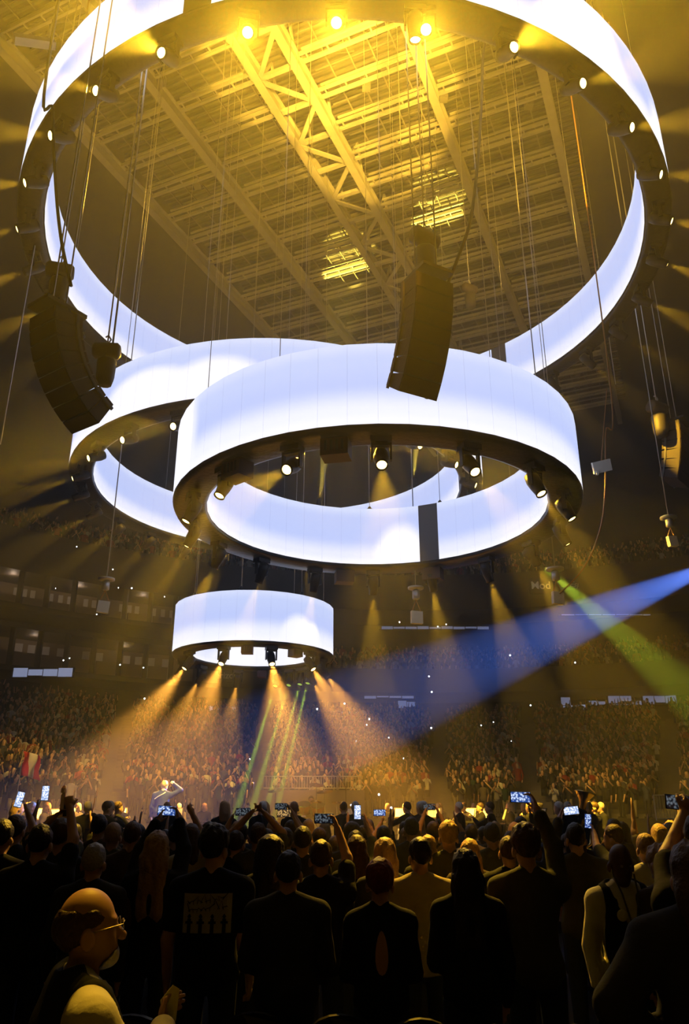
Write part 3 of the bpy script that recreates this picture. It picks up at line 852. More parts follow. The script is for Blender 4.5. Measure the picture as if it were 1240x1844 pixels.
disc('band_riser', (-2.4, 22.2), 4.0, STZ, RZ_, M['stage'], 'raised round platform for the band in mid stage')

# ------------------------------------------------------------------ figures from blended volumes
def axis(lo, hi, coarse, fine, zones):
    out = [lo]
    while out[-1] < hi:
        x = out[-1]; h = coarse
        for (a, b, f) in zones:
            if a - coarse < x < b: h = min(h, f)
        out.append(x + h)
    return np.array(out)


class Field:
    def __init__(s, xs, ys, zs):
        s.xs, s.ys, s.zs = xs, ys, zs; s.D = np.full((len(xs), len(ys), len(zs)), .3, np.float32)

    def sub(s, lo, hi):
        sl = []
        for ax, a, b in zip((s.xs, s.ys, s.zs), lo, hi):
            i = max(0, np.searchsorted(ax, a) - 1); j = min(len(ax), np.searchsorted(ax, b) + 1); sl.append(slice(i, j))
        X = s.xs[sl[0]][:, None, None]; Y = s.ys[sl[1]][None, :, None]; Z = s.zs[sl[2]][None, None, :]
        return tuple(sl), X, Y, Z

    def blend(s, sl, d, k):
        a = s.D[sl]
        if k > 0:
            h = np.clip(.5 + .5 * (a - d) / k, 0, 1); s.D[sl] = a * (1 - h) + d * h - k * h * (1 - h)
        else: s.D[sl] = np.minimum(a, d)

    def cap(s, a, b, ra, rb, k=.02, g=0.0):
        a = Vector(a); b = Vector(b); ra += g; rb += g; m = max(ra, rb) + .06
        sl, X, Y, Z = s.sub([min(a[i], b[i]) - m for i in range(3)], [max(a[i], b[i]) + m for i in range(3)])
        if 0 in s.D[sl].shape: return s
        ab = b - a; L2 = max(ab.length_squared, 1e-9)
        t = np.clip(((X - a.x) * ab.x + (Y - a.y) * ab.y + (Z - a.z) * ab.z) / L2, 0, 1)
        d = np.sqrt((X - a.x - ab.x * t) ** 2 + (Y - a.y - ab.y * t) ** 2 + (Z - a.z - ab.z * t) ** 2) - (ra + (rb - ra) * t)
        s.blend(sl, d, k); return s

    def ell(s, c, r, k=.02, R=None, g=0.0, cut=False):
        c = Vector(c); r = [v + g for v in r]; m = max(r) + .06
        sl, X, Y, Z = s.sub([c[i] - m for i in range(3)], [c[i] + m for i in range(3)])
        if 0 in s.D[sl].shape: return s
        x, y, z = X - c.x, Y - c.y, Z - c.z
        if R is not None:
            x, y, z = (R[0][0] * x + R[1][0] * y + R[2][0] * z, R[0][1] * x + R[1][1] * y + R[2][1] * z, R[0][2] * x + R[1][2] * y + R[2][2] * z)
        k0 = np.sqrt((x / r[0]) ** 2 + (y / r[1]) ** 2 + (z / r[2]) ** 2); k1 = np.sqrt((x / r[0] ** 2) ** 2 + (y / r[1] ** 2) ** 2 + (z / r[2] ** 2) ** 2)
        d = k0 * (k0 - 1) / np.maximum(k1, 1e-6)
        if cut: s.D[sl] = np.maximum(s.D[sl], -d)
        else: s.blend(sl, d, k)
        return s

    def plane(s, n, c):
        """keep the side where n.p < c"""
        X = s.xs[:, None, None]; Y = s.ys[None, :, None]; Z = s.zs[None, None, :]
        s.D = np.maximum(s.D, (n[0] * X + n[1] * Y + n[2] * Z - c).astype(np.float32)); return s

    def rough(s, amp, fx, fy, fz):
        X = s.xs[:, None, None]; Y = s.ys[None, :, None]; Z = s.zs[None, None, :]
        s.D = s.D + (amp * np.sin(X * fx + 2 * np.sin(Z * 9)) * np.sin(Y * fy + 1) * np.cos(Z * fz + X * 7)).astype(np.float32); return s

    def mesh(s):
        D = s.D; ins = D < 0
        nx, ny, nz = D.shape
        co = [(i, j, k) for i in (0, 1) for j in (0, 1) for k in (0, 1)]
        cnt = np.zeros((nx - 1, ny - 1, nz - 1), np.int8)
        for (i, j, k) in co: cnt += ins[i:nx - 1 + i, j:ny - 1 + j, k:nz - 1 + k]
        idx = np.argwhere((cnt > 0) & (cnt < 8))
        if len(idx) == 0: return np.zeros((0, 3)), np.zeros((0, 4), int)
        I, J, K = idx.T
        val = np.stack([D[I + i, J + j, K + k] for (i, j, k) in co], 1)
        pos = np.stack([np.stack([s.xs[I + i], s.ys[J + j], s.zs[K + k]], 1) for (i, j, k) in co], 1)
        acc = np.zeros((len(idx), 3)); n = np.zeros(len(idx))
        for a in range(8):
            for b in range(a + 1, 8):
                if sum(abs(co[a][q] - co[b][q]) for q in range(3)) != 1: continue
                va, vb = val[:, a], val[:, b]; m = (va < 0) != (vb < 0)
                t = np.where(m, va / np.where(m, va - vb, 1), 0)[:, None]
                acc += np.where(m[:, None], pos[:, a] + (pos[:, b] - pos[:, a]) * t, 0); n += m
        V = acc / n[:, None]
        G = np.full((nx - 1, ny - 1, nz - 1), -1, np.int64); G[I, J, K] = np.arange(len(idx))
        F = []
        e = ins[:-1, 1:-1, 1:-1] != ins[1:, 1:-1, 1:-1]; i, j, k = np.argwhere(e).T; j = j + 1; k = k + 1
        q = np.stack([G[i, j - 1, k - 1], G[i, j, k - 1], G[i, j, k], G[i, j - 1, k]], 1); fl_ = ~ins[i, j, k]; q[fl_] = q[fl_][:, ::-1]; F.append(q)
        e = ins[1:-1, :-1, 1:-1] != ins[1:-1, 1:, 1:-1]; i, j, k = np.argwhere(e).T; i = i + 1; k = k + 1
        q = np.stack([G[i - 1, j, k - 1], G[i - 1, j, k], G[i, j, k], G[i, j, k - 1]], 1); fl_ = ~ins[i, j, k]; q[fl_] = q[fl_][:, ::-1]; F.append(q)
        e = ins[1:-1, 1:-1, :-1] != ins[1:-1, 1:-1, 1:]; i, j, k = np.argwhere(e).T; i = i + 1; j = j + 1
        q = np.stack([G[i - 1, j - 1, k], G[i, j - 1, k], G[i, j, k], G[i - 1, j, k]], 1); fl_ = ~ins[i, j, k]; q[fl_] = q[fl_][:, ::-1]; F.append(q)
        F = np.concatenate(F); return V, F[(F >= 0).all(1)]


def np_mesh(name, V, F, m, smooth=True):
    me = bpy.data.meshes.new(name); me.from_pydata(V.tolist(), [], F.tolist()); me.materials.append(m)
    if smooth: me.polygons.foreach_set('use_smooth', [True] * len(F))
    me.update(); return me


def rot_xyz(rx=0, ry=0, rz=0): return Matrix.Rotation(rz, 3, 'Z') @ Matrix.Rotation(ry, 3, 'Y') @ Matrix.Rotation(rx, 3, 'X')


def ik(S, T, la, lb, pole):
    d = T - S; L = min(d.length, (la + lb) * .985); u = d.normalized(); T = S + u * L
    x = (la * la - lb * lb + L * L) / (2 * L); h = math.sqrt(max(la * la - x * x, 0))
    p = pole - u * pole.dot(u); p.normalize()
    return S + u * x + p * h, T


def hand(f, W, d, n, sgn, pose, k):
    """palm and five fingers; d forearm direction, n palm normal"""
    d = d.normalized(); n = (n - d * n.dot(d)).normalized(); s_ = d.cross(n).normalized()
    R = Matrix((s_, n, d)).transposed()
    f.ell(W + d * .05 * k, (.040 * k, .017 * k, .05 * k), .015, R)
    for i, (o, L) in enumerate(((-.029, .068), (-.010, .078), (.010, .074), (.028, .058))):
        b = W + d * .088 * k + s_ * o * k; L *= k
        if pose == 'grip': p1 = b + (d * .75 + n * .65).normalized() * L * .5; p2 = p1 + (n * .9 + d * .15).normalized() * L * .5
        elif pose == 'fist': p1 = b + (d * .45 + n * .9).normalized() * L * .45; p2 = p1 + (n * .2 - d).normalized() * L * .5
        elif pose == 'open': p1 = b + (d + s_ * o * 6 + n * .1).normalized() * L * .55; p2 = p1 + (d + s_ * o * 6 + n * .25).normalized() * L * .45
        else: p1 = b + (d + n * .3).normalized() * L * .55; p2 = p1 + (d * .8 + n * .7).normalized() * L * .45
        f.cap(b, p1, .0092 * k, .0088 * k, .006); f.cap(p1, p2, .0088 * k, .0075 * k, .004)
    tb = W + d * .03 * k - s_ * .032 * k * sgn
    t1 = tb + (d * .8 - s_ * .6 * sgn + n * .3).normalized() * .04 * k
    t2 = t1 + ((d * .9 + n * .5).normalized() if pose != 'fist' else (s_ * sgn * .8 + n * .6).normalized()) * .034 * k
    f.cap(tb, t1, .012 * k, .0105 * k, .01); f.cap(t1, t2, .0105 * k, .0085 * k, .005)


def figure(h=1.75, build=1.0, arms=(None, None), head=(0, 0, 0), lean=(0, 0), hair='short', sleeve=.35, female=False, coat=0.0, seated=False, fine=1.0, turn=0.0, beard=False, vest=False):
    """returns dict of part -> (V, F), facing +Y, feet on z=0; arms = (left, right): None | 'bent' | 'clap' | ('to', Vector local, handpose, palm normal)"""
    k = h / 1.75; b = build; Z = lambda z: z * k
    zs_ = -.42 * k if seated else 0
    lx, ly = lean
    def up(p):                                          # torso lean about the hips
        x, y, z = p; q = Vector((x * k, y * k, z * k)); t = max(0, q.z - .95 * k)
        return Vector((q.x + lx * t, q.y + ly * t, q.z + zs_))
    sw = (.168 if female else .19) * (.55 + .45 * b)
    SH = {-1: up((-sw, 0, 1.385)), 1: up((sw, 0, 1.385))}
    J = {}
    for sgn, spec in ((-1, arms[0]), (1, arms[1])):
        S = SH[sgn]; la, lb = .29 * k, .25 * k
        if spec is None:
            E = S + Vector((.055 * sgn * b, -.03, -.28)) * k; Wr = E + Vector((.0, .07, -.24)) * k; hp, n = 'relax', Vector((-sgn, .2, 0))
        elif spec == 'bent':
            E = S + Vector((.05 * sgn, .02, -.28)) * k; Wr = E + Vector((-.12 * sgn, .20, .06)) * k; hp, n = 'relax', Vector((-sgn * .3, 0, -1))
        elif spec == 'clap':
            E = S + Vector((.06 * sgn, .10, -.24)) * k; Wr = up((.035 * sgn, .33, 1.36)); hp, n = 'open', Vector((-sgn, 0, 0))
        elif spec == 'hip':
            E = S + Vector((.20 * sgn, -.06, -.20)) * k; Wr = up((.17 * sgn, .06, 1.0)); hp, n = 'relax', Vector((-sgn, 0, 0))
        else:
            E, Wr = ik(S, spec[1], la, lb, Vector((.7 * sgn, -.1, -.55))); hp, n = spec[2], spec[3]
        J[sgn] = (S, E, Wr, hp, n)
    nb = up((0, -.005, 1.47)); Rh = rot_xyz(head[0], head[1], head[2])
    hd = up((0, .012, 1.525))
    H = lambda x, y, z: hd + Rh @ (Vector((x, y, z)) * k)
    pts = [hd + Vector((0, 0, .3)), Vector((0, 0, 0))] + [j for s in J.values() for j in s[:3]]
    ext = .22 * b
    lo = [min(p[i] for p in pts) - .18 for i in range(3)]; hi = [max(p[i] for p in pts) + .2 for i in range(3)]
    lo[0] = min(lo[0], -.36 * b); hi[0] = max(hi[0], .36 * b); lo[1] = min(lo[1], -.34 - .1 * coat); hi[1] = max(hi[1], .34 + (.45 if seated else 0)); lo[2] = -.04
    fz = [(hd.z - .08, hd.z + .28, .013 * fine)]; fx = [(hd.x - .13, hd.x + .13, .013 * fine)]; fy = [(hd.y - .16, hd.y + .17, .013 * fine)]
    if fine <= 1.3:
        for sgn in (-1, 1):
            S, E, Wr, hp, n = J[sgn]
            if hp in ('grip', 'fist', 'open') or fine < .8:
                d = (Wr - E).normalized(); c = Wr + d * .07
                fx.append((c.x - .11, c.x + .11, .0085 * fine)); fy.append((c.y - .11, c.y + .11, .0085 * fine)); fz.append((c.z - .11, c.z + .12, .0085 * fine))
    cs = .03 * fine ** .7
    xs = axis(lo[0], hi[0], cs, 0, fx); ys = axis(lo[1], hi[1], cs, 0, fy); zs = axis(lo[2], hi[2], cs, 0, fz)
    out = {}
    leg = {}
    for sgn in (-1, 1):
        hp_ = Vector((.095 * sgn * (.6 + .4 * b), 0, .90 * 1)) * k + Vector((0, 0, zs_))
        if seated: kn = hp_ + Vector((.06 * sgn, .42, -.02)) * k; an = Vector((kn.x, kn.y + .02, .08 * k))
        else: kn = Vector((.10 * sgn * k, .015, .49 * k)); an = Vector((.105 * sgn * k, -.01, .085 * k))
        leg[sgn] = (hp_, kn, an)
    def torso(f, g=0.0):
        w = b
        f.ell(up((0, 0, .97)), ((.168 if female else .158) * k * w, .118 * k * w, .13 * k), .03, g=g)
        f.ell(up((0, .006 * (w - 1) * 10, 1.11)), ((.125 if female else .142) * k * w, .105 * k * w, .16 * k), .05, g=g)
        f.ell(up((0, 0, 1.29)), ((.148 if female else .168) * k * (.5 + .5 * w), .112 * k * w, .18 * k), .05, g=g)
        f.cap(SH[-1], SH[1], .058 * k, .058 * k, .05, g)
        for q in (-1, 1): f.cap(up((.045 * q, -.018, 1.468)), SH[q] + Vector((0, 0, .012)), .042 * k, .05 * k, .04, g)
        if female and not coat: f.ell(up((0, .075, 1.27)), (.12 * k, .055 * k, .065 * k), .03, g=g)
    # --- body
    f = Field(xs, ys, zs); torso(f)
    f.cap(nb, hd + Vector((0, 0, .04)), .058 * k, .052 * k, .03)
    f.ell(H(0, .0, .125), (.076 * k, .097 * k, .105 * k), .02, Rh)
    f.ell(H(0, .042, .052), (.058 * k, .06 * k, .075 * k), .02, Rh); f.ell(H(0, .078, .0), (.026 * k, .024 * k, .024 * k), .02, Rh)
    f.cap(H(0, .097, .095), H(0, .122, .058), .011 * k, .016 * k, .012); f.ell(H(0, .083, .118), (.052 * k, .022 * k, .016 * k), .012, Rh)
    f.cap(H(-.022, .095, .03), H(.022, .095, .03), .009 * k, .009 * k, .008)
    for s in (-1, 1):
        f.ell(H(.083 * s, -.008, .075), (.014 * k, .027 * k, .038 * k), .008, Rh)
        f.ell(H(.031 * s, .106, .098), (.014 * k, .012 * k, .010 * k), 0, Rh, cut=True)
    for sgn in (-1, 1):
        S, E, Wr, hp, n = J[sgn]
        f.cap(S, E, .05 * k * (.7 + .3 * b), .041 * k, .03); f.cap(E, Wr, .041 * k, .028 * k, .02)
        hand(f, Wr, Wr - E, n, sgn, hp, k)
        hp_, kn, an = leg[sgn]; f.cap(hp_, kn, .085 * k, .055 * k, .03); f.cap(kn, an, .055 * k, .04 * k, .02)
        f.ell(an + Vector((0, .06, -.04)) * k, (.045 * k, .12 * k, .042 * k), .02)
    out['body'] = f.mesh()
    # --- upper garment
    f = Field(xs, ys, zs); g = .014 + .02 * coat; torso(f, g)
    for sgn in (-1, 1):
        S, E, Wr, hp, n = J[sgn]; sl = sleeve
        if sl > 0:
            f.cap(S, E if sl >= .5 else S + (E - S) * sl * 2, .052 * k * (.7 + .3 * b), (.046 if sl >= .5 else .052) * k, .03, g)
            if sl > .5: f.cap(E, E + (Wr - E) * (sl - .5) * 2, .046 * k, .036 * k, .02, g * .8)
    if coat:
        f.cap(up((0, 0, 1.0)), Vector((0, 0, (.55) * k)), .19 * k * b, .23 * k * b, .06)
    else:
        f.ell(up((0, 0, .93)), (.182 * k * b, .138 * k * b, .15 * k), .03)
    f.plane((0, 0, -1), -((.58 if coat else .85) * k + zs_)); f.ell(hd + Vector((0, .012, .055)) * k, (.072 * k, .08 * k, .085 * k), 0, cut=True)
    f.rough(.004, 31, 27, 23)
    out['shirt'] = f.mesh()
    # --- trousers and shoes
    f = Field(xs, ys, zs); f.ell(up((0, 0, .93)), (.160 * k * b, .118 * k * b, .12 * k), .03)
    for sgn in (-1, 1):
        hp_, kn, an = leg[sgn]; f.cap(hp_, kn, .090 * k, .07 * k, .03); f.cap(kn, an, .07 * k, .06 * k, .02)
    f.plane((0, 0, 1), .97 * k + zs_)
    out['trousers'] = f.mesh()
    f = Field(xs, ys, zs)
    for sgn in (-1, 1): f.ell(leg[sgn][2] + Vector((0, .06, -.035)) * k, (.052 * k, .13 * k, .055 * k), .01)
    f.plane((0, 0, -1), 0); out['shoes'] = f.mesh()
    # --- hair
    if hair != 'none':
        f = Field(xs, ys, zs); up_ = Rh @ Vector((0, 0, 1)); fw = Rh @ Vector((0, 1, 0))
        if hair == 'fringe':
            f.ell(H(0, -.008, .115), (.082 * k, .104 * k, .10 * k), 0, Rh); n = up_ * 1 - fw * -.15; f.plane(n, n.dot(H(0, 0, .165)))
        else:
            f.ell(H(0, -.006, .132), (.085 * k, .105 * k, .108 * k), 0, Rh)
            if hair == 'thick': f.ell(H(0, -.015, .16), (.092 * k, .11 * k, .10 * k), .03, Rh)
        n = -(up_ - fw * .75); f.plane(n, n.dot(H(0, -.09, .02)))
        if hair in ('long', 'bob', 'wild'):
            L = {'long': .40, 'bob': .17, 'wild': .30}[hair]; wv = 1.35 if hair == 'wild' else 1.0
            f.cap(H(0, -.045, .14), H(0, -.075, .02) , .085 * k * wv, .088 * k * wv, .03)
            f.cap(H(-.035, -.06, .05), hd + Vector((-.05, -.10, .08 - L)) * k, .07 * k * wv, .05 * k * wv, .03); f.cap(H(.035, -.06, .05), hd + Vector((.05, -.10, .08 - L)) * k, .07 * k * wv, .05 * k * wv, .03)
            n = fw; f.plane(n, n.dot(H(0, .055, .1)))
        if hair == 'bun': f.ell(H(0, -.10, .17), (.045 * k, .045 * k, .045 * k), .015)
        f.rough(.006 if hair in ('short', 'fringe') else .011, 90, 80, 25)
        out['hair'] = f.mesh()
    if beard:
        f = Field(xs, ys, zs); f.ell(H(0, .044, .030), (.062 * k, .062 * k, .066 * k), 0, Rh); f.ell(H(0, .078, .0), (.032 * k, .030 * k, .030 * k), .02, Rh); n = (Rh @ Vector((0, -.75, 1))); f.plane(n, n.dot(H(0, .098, .028))); out['beard'] = f.mesh()
    out['_J'] = J; out['_H'] = (hd, Rh, k)
    return out


# cloth, skin and hair materials
def cloth(name, c, rough=.85):
    return noisy(name, c, tuple(v * 1.25 for v in c), 14, rough, .35, spec=.15)
CL = {n: cloth('cloth_' + n, c) for n, c in dict(black=(.012, .012, .012), charcoal=(.03, .03, .03), grey=(.09, .09, .085), navy=(.02, .03, .07), tan=(.42, .36, .24), white=(.60, .58, .52), olive=(.06, .06, .03), brown=(.07, .05, .03), pale=(.55, .52, .42), denim=(.03, .04, .07), blue=(.016, .028, .11), red=(.28, .03, .03), cream=(.5, .46, .38)).items()}
SK = [mat('skin_%d' % i, c, .5, spec=.4) for i, c in enumerate([(.56, .33, .22), (.48, .27, .17), (.60, .38, .27), (.10, .05, .03)])]
HR = {n: noisy('hair_' + n, c, tuple(v * 1.6 for v in c), 60, .45, .5) for n, c in dict(black=(.012, .009, .007), brown=(.05, .028, .015), blond=(.42, .27, .10), grey=(.30, .28, .25), red=(.12, .02, .012), fair=(.30, .19, .09), white=(.55, .52, .48)).items()}
M['shoe'] = mat('shoe_leather', (.015, .012, .01), .4)


def person(px, ytop, Y, label, top='black', trousers='denim', skin=0, hairc='black', face=0.0, group=None, gz=0.0, hscale=None, **kw):
    """place a person so the crown shows at the given spot of the view at distance Y; face = yaw from facing away"""
    t = at(px, ytop, Y)
    hgt = (t.z - gz) * .985 if hscale is None else hscale
    loc = Vector((t.x, Y, gz)); Rz = Matrix.Rotation(face, 3, 'Z'); Ri = Rz.inverted()
    arms = []
    for a in kw.pop('arms', (None, None)):
        if isinstance(a, tuple) and a[0] == 'px':         # ('px', x, y, dy, pose): hand seen at x,y of the view, dy in front of the body
            tgt = at(a[1], a[2], Y + a[3]); arms.append(('to', Ri @ (tgt - loc), a[4], Ri @ Vector(a[5] if len(a) > 5 else (-.6, .6, 0))))
        else: arms.append(a)
    P = figure(h=hgt, arms=tuple(arms), **kw)
    root = empty('person', loc, face); tag(root, label, 'person', group)
    mats = {'body': SK[skin], 'shirt': CL[top], 'trousers': CL[trousers], 'shoes': M['shoe'], 'hair': HR[hairc], 'beard': HR['white']}
    for nm, vf in P.items():
        if nm[0] == '_' or len(vf[1]) == 0: continue
        link(nm, np_mesh(nm, vf[0], vf[1], mats[nm]), root)
    return root, P


# ------------------------------------------------------------------ phones
def screen_mat(name, c1, c2, es, scale=60):
    m = mat(name, (.01, .01, .01), .2, emis=c1, es=es); nt = m.node_tree; b = nt.nodes['Principled BSDF']
    tc = nt.nodes.new('ShaderNodeTexCoord'); n = nt.nodes.new('ShaderNodeTexVoronoi'); n.inputs['Scale'].default_value = scale
    nt.links.new(tc.outputs['Object'], n.inputs['Vector'])
    rp = nt.nodes.new('ShaderNodeValToRGB'); rp.color_ramp.elements[0].color = (*c1, 1); rp.color_ramp.elements[1].color = (*c2, 1)
    rp.color_ramp.elements[0].position = .15; rp.color_ramp.elements[1].position = .6
    nt.links.new(n.outputs['Distance'], rp.inputs[0]); nt.links.new(rp.outputs[0], b.inputs['Emission Color']); return m
SCR = [screen_mat('phone_picture_blue', (.7, .85, 1.2), (.02, .06, .25), 1.1), screen_mat('phone_picture_warm', (1.0, .6, .2), (.05, .03, .02), .8), screen_mat('phone_picture_bright', (1.1, 1.1, 1.2), (.25, .35, .6), 1.3), screen_mat('phone_picture_dark', (.25, .3, .35), (.01, .01, .015), .5), mat('phone_back', (.02, .025, .03), .3)]
M['phone'] = mat('phone_case', (.01, .01, .01), .3)
def phone(p, label, pic=0, portrait=False, roll=0.0, yaw=0.0):
    wd = .148; h = .074
    root = empty('phone', p, yaw); tag(root, label, 'phone', 'phones held up in the crowd')
    root.rotation_euler = (-.1, roll + (PI / 2 if portrait else 0), yaw)
    mb = MB(); mb.box((0, .005, 0), (wd, .010, h)); o = mb.build('case', M['phone'], root)
    bv = o.modifiers.new('rounded', 'BEVEL'); bv.width = .004; bv.segments = 2
    mb = MB(); mb.box((0, -.001, 0), (wd * .91, .003, h * .90)); mb.build('screen', SCR[pic], root)
    mb = MB(); mb.box((wd * .40, .012, h * .32), (.016, .004, .016)); mb.build('camera_bump', M['shoe'], root)
    return root


GRIP = (-1, .2, 0)
def held(root, P, sgn, label, pic, portrait=False, roll=0.0):
    """phone gripped in the given hand, screen towards its owner"""
    S, E, Wr, hp, n = P['_J'][sgn]; d = (Wr - E).normalized(); n = (n - d * n.dot(d)).normalized()
    Rz = Matrix.Rotation(root.rotation_euler.z, 3, 'Z')
    p = Wr + d * .115 + n * (.045 if portrait else .075)
    return phone(root.location + Rz @ p + Vector((0, -.012, .03 if portrait else .0)), label, pic, portrait, roll)
FG = 'people standing in the near rows'
# bald man in profile, close by: dark waistcoat over a pale shirt, spectacles, grey beard
bald, BP = person(165, 1586, 2.85, 'balding man with spectacles and grey beard in dark waistcoat, seen in profile', top='cream', hairc='brown', face=math.radians(-62), skin=1, hair='fringe', head=(.12, 0, -.05), build=1.2, sleeve=.98, beard=True, fine=.72, arms=(None, ('px', 292, 1850, .12, 'grip', (.2, .5, .3))))
hd, Rh, k_ = BP['_H']
def Hb(x, y, z): return hd + Rh @ (Vector((x, y, z)) * k_)
M['wire'] = mat('gold_wire', (.6, .5, .3), .3, .9)
mb = MB()
for s in (-1, 1):
    ring_ = [Hb(.033 * s + .024 * math.cos(t), .122 - .006 * abs(math.cos(t)), .097 + .019 * math.sin(t)) for t in np.linspace(0, 2 * PI, 15)]
    mb.path(ring_, .0016, 5); mb.path([Hb(.057 * s, .116, .102), Hb(.078 * s, .06, .10), Hb(.084 * s, 0, .095), Hb(.083 * s, -.02, .08)], .0018, 5)
mb.path([Hb(-.011, .124, .1), Hb(0, .13, .104), Hb(.011, .124, .1)], .0018, 5); mb.build('spectacles', M['wire'], bald)
def waistcoat(P, root, h, b, mname='black'):
    k = h / 1.75
    xs = axis(-.4, .4, .022, 0, []); ys = axis(-.3, .3, .022, 0, []); zs = axis(.75, 1.6, .022, 0, [])
    f = Field(xs, ys, zs); g = .024
    f.ell((0, 0, .97 * k), (.158 * k * b, .118 * k * b, .13 * k), .03, g=g); f.ell((0, .006 * (b - 1) * 10, 1.11 * k), (.142 * k * b, .105 * k * b, .16 * k), .05, g=g); f.ell((0, 0, 1.29 * k), (.168 * k * (.5 + .5 * b), .112 * k * b, .18 * k), .05, g=g)
    f.cap((-.15 * k, 0, 1.41 * k), (.15 * k, 0, 1.41 * k), .058 * k, .058 * k, .05, g); f.cap((-.06 * k, -.02 * k, 1.46 * k), (.06 * k, -.02 * k, 1.46 * k), .05 * k, .05 * k, .05, g)
    f.plane((0, 0, -1), -.84 * k); f.ell((0, 0, 1.56 * k), (.085 * k, .085 * k, .09 * k), 0, cut=True); f.plane((1, 0, 0), .165 * k * (.55 + .45 * b)); f.plane((-1, 0, 0), .165 * k * (.55 + .45 * b))
    X = f.xs[:, None, None]; Y_ = f.ys[None, :, None]; Zz = f.zs[None, None, :]
    f.D = np.maximum(f.D, np.minimum((Zz - 1.17 * k) * .36 - np.abs(X), Y_ + 0 * X).astype(np.float32))
    V, F = f.mesh(); return link('waistcoat', np_mesh('waistcoat', V, F, CL[mname]), root)
waistcoat(BP, bald, BP['_H'][2] * 1.75, 1.2)
# programme sheet in his hand
root = empty('paper_sheet', at(305, 1806, 3.0), .4); tag(root, 'yellow lit sheet of paper by the balding man', 'paper')
mb = MB(); mb.add([(-.02, 0, -.05), (.03, .02, -.06), (.035, .02, .035), (.01, .01, .05), (-.03, 0, .01)], [(0, 1, 2, 3, 4)])
o = mb.build('sheet', cloth('yellow_paper', (.75, .68, .25)), root); sd = o.modifiers.new('thick', 'SOLIDIFY'); sd.thickness = .002

# tall man in black tee with a printed back
tee, TP = person(388, 1484, 5.5, 'man in black tee with pale printed panel on its back', skin=0, hairc='black', hair='thick', build=1.08, sleeve=.33, arms=(None, None), head=(0, 0, -.35), fine=1.0)
hk = TP['_H'][2]
def back_print(root, k, zc, wd, h, b):
    """curved print patch hugging the shirt back, with scrawled lettering and four standing shapes"""
    m = mat('shirt_print', (.45, .43, .38), .9); m2 = CL['black']
    def yb(x, z): return -(.134 * b) * k * math.sqrt(max(.05, 1 - (x / (.235 * k)) ** 2)) - .012 - .018 * math.exp(-((z - 1.42 * k) / .1) ** 2) * 0
    mb = MB(); n = 10; vs = []; fs = []
    for j in range(7):
        for i in range(n + 1):
            x = -wd / 2 + wd * i / n; z = zc - h / 2 + h * j / 6; vs.append((x, yb(x, z), z))
    for j in range(6):
        for i in range(n): fs.append((j * (n + 1) + i, j * (n + 1) + i + 1, (j + 1) * (n + 1) + i + 1, (j + 1) * (n + 1) + i))
    mb.add(vs, fs); o = mb.build('shirt_print', m, root); o.modifiers.new('thick', 'SOLIDIFY').thickness = .002
    mb = MB(); r = random.Random(5)
    for row in range(2):
        pts = []
        for i in range(26):
            x = -wd * .42 + wd * .80 * i / 25 + .012 * math.sin(i * 2.3); z = zc + h * (.30 - .2 * row) + .012 * math.cos(i * 2.3) + (r.random() < .2) * .03 + x * .08; pts.append((x, yb(x, z) - .003, z))
        mb.path(pts, .0022, 4)
    mb.build('scrawled_lettering', m2, root)
    for i in range(4):
        x = wd * (-.36 + .24 * i); z0 = zc - h / 2; mb = MB()
        mb.box((x, yb(x, z0) - .004, z0 + h * .18), (.022, .004, h * .36)); mb.lathe([(.002, -.014), (.012, 0), (.002, .014)], 8, c=(x, yb(x, z0) - .004, z0 + h * .42)); mb.box((x, yb(x, z0) - .004, z0 + h * .27), (.045, .004, h * .06))
        mb.build('printed_figure', m2, root)
back_print(tee, hk, 1.27 * hk, .30, .22, 1.10)

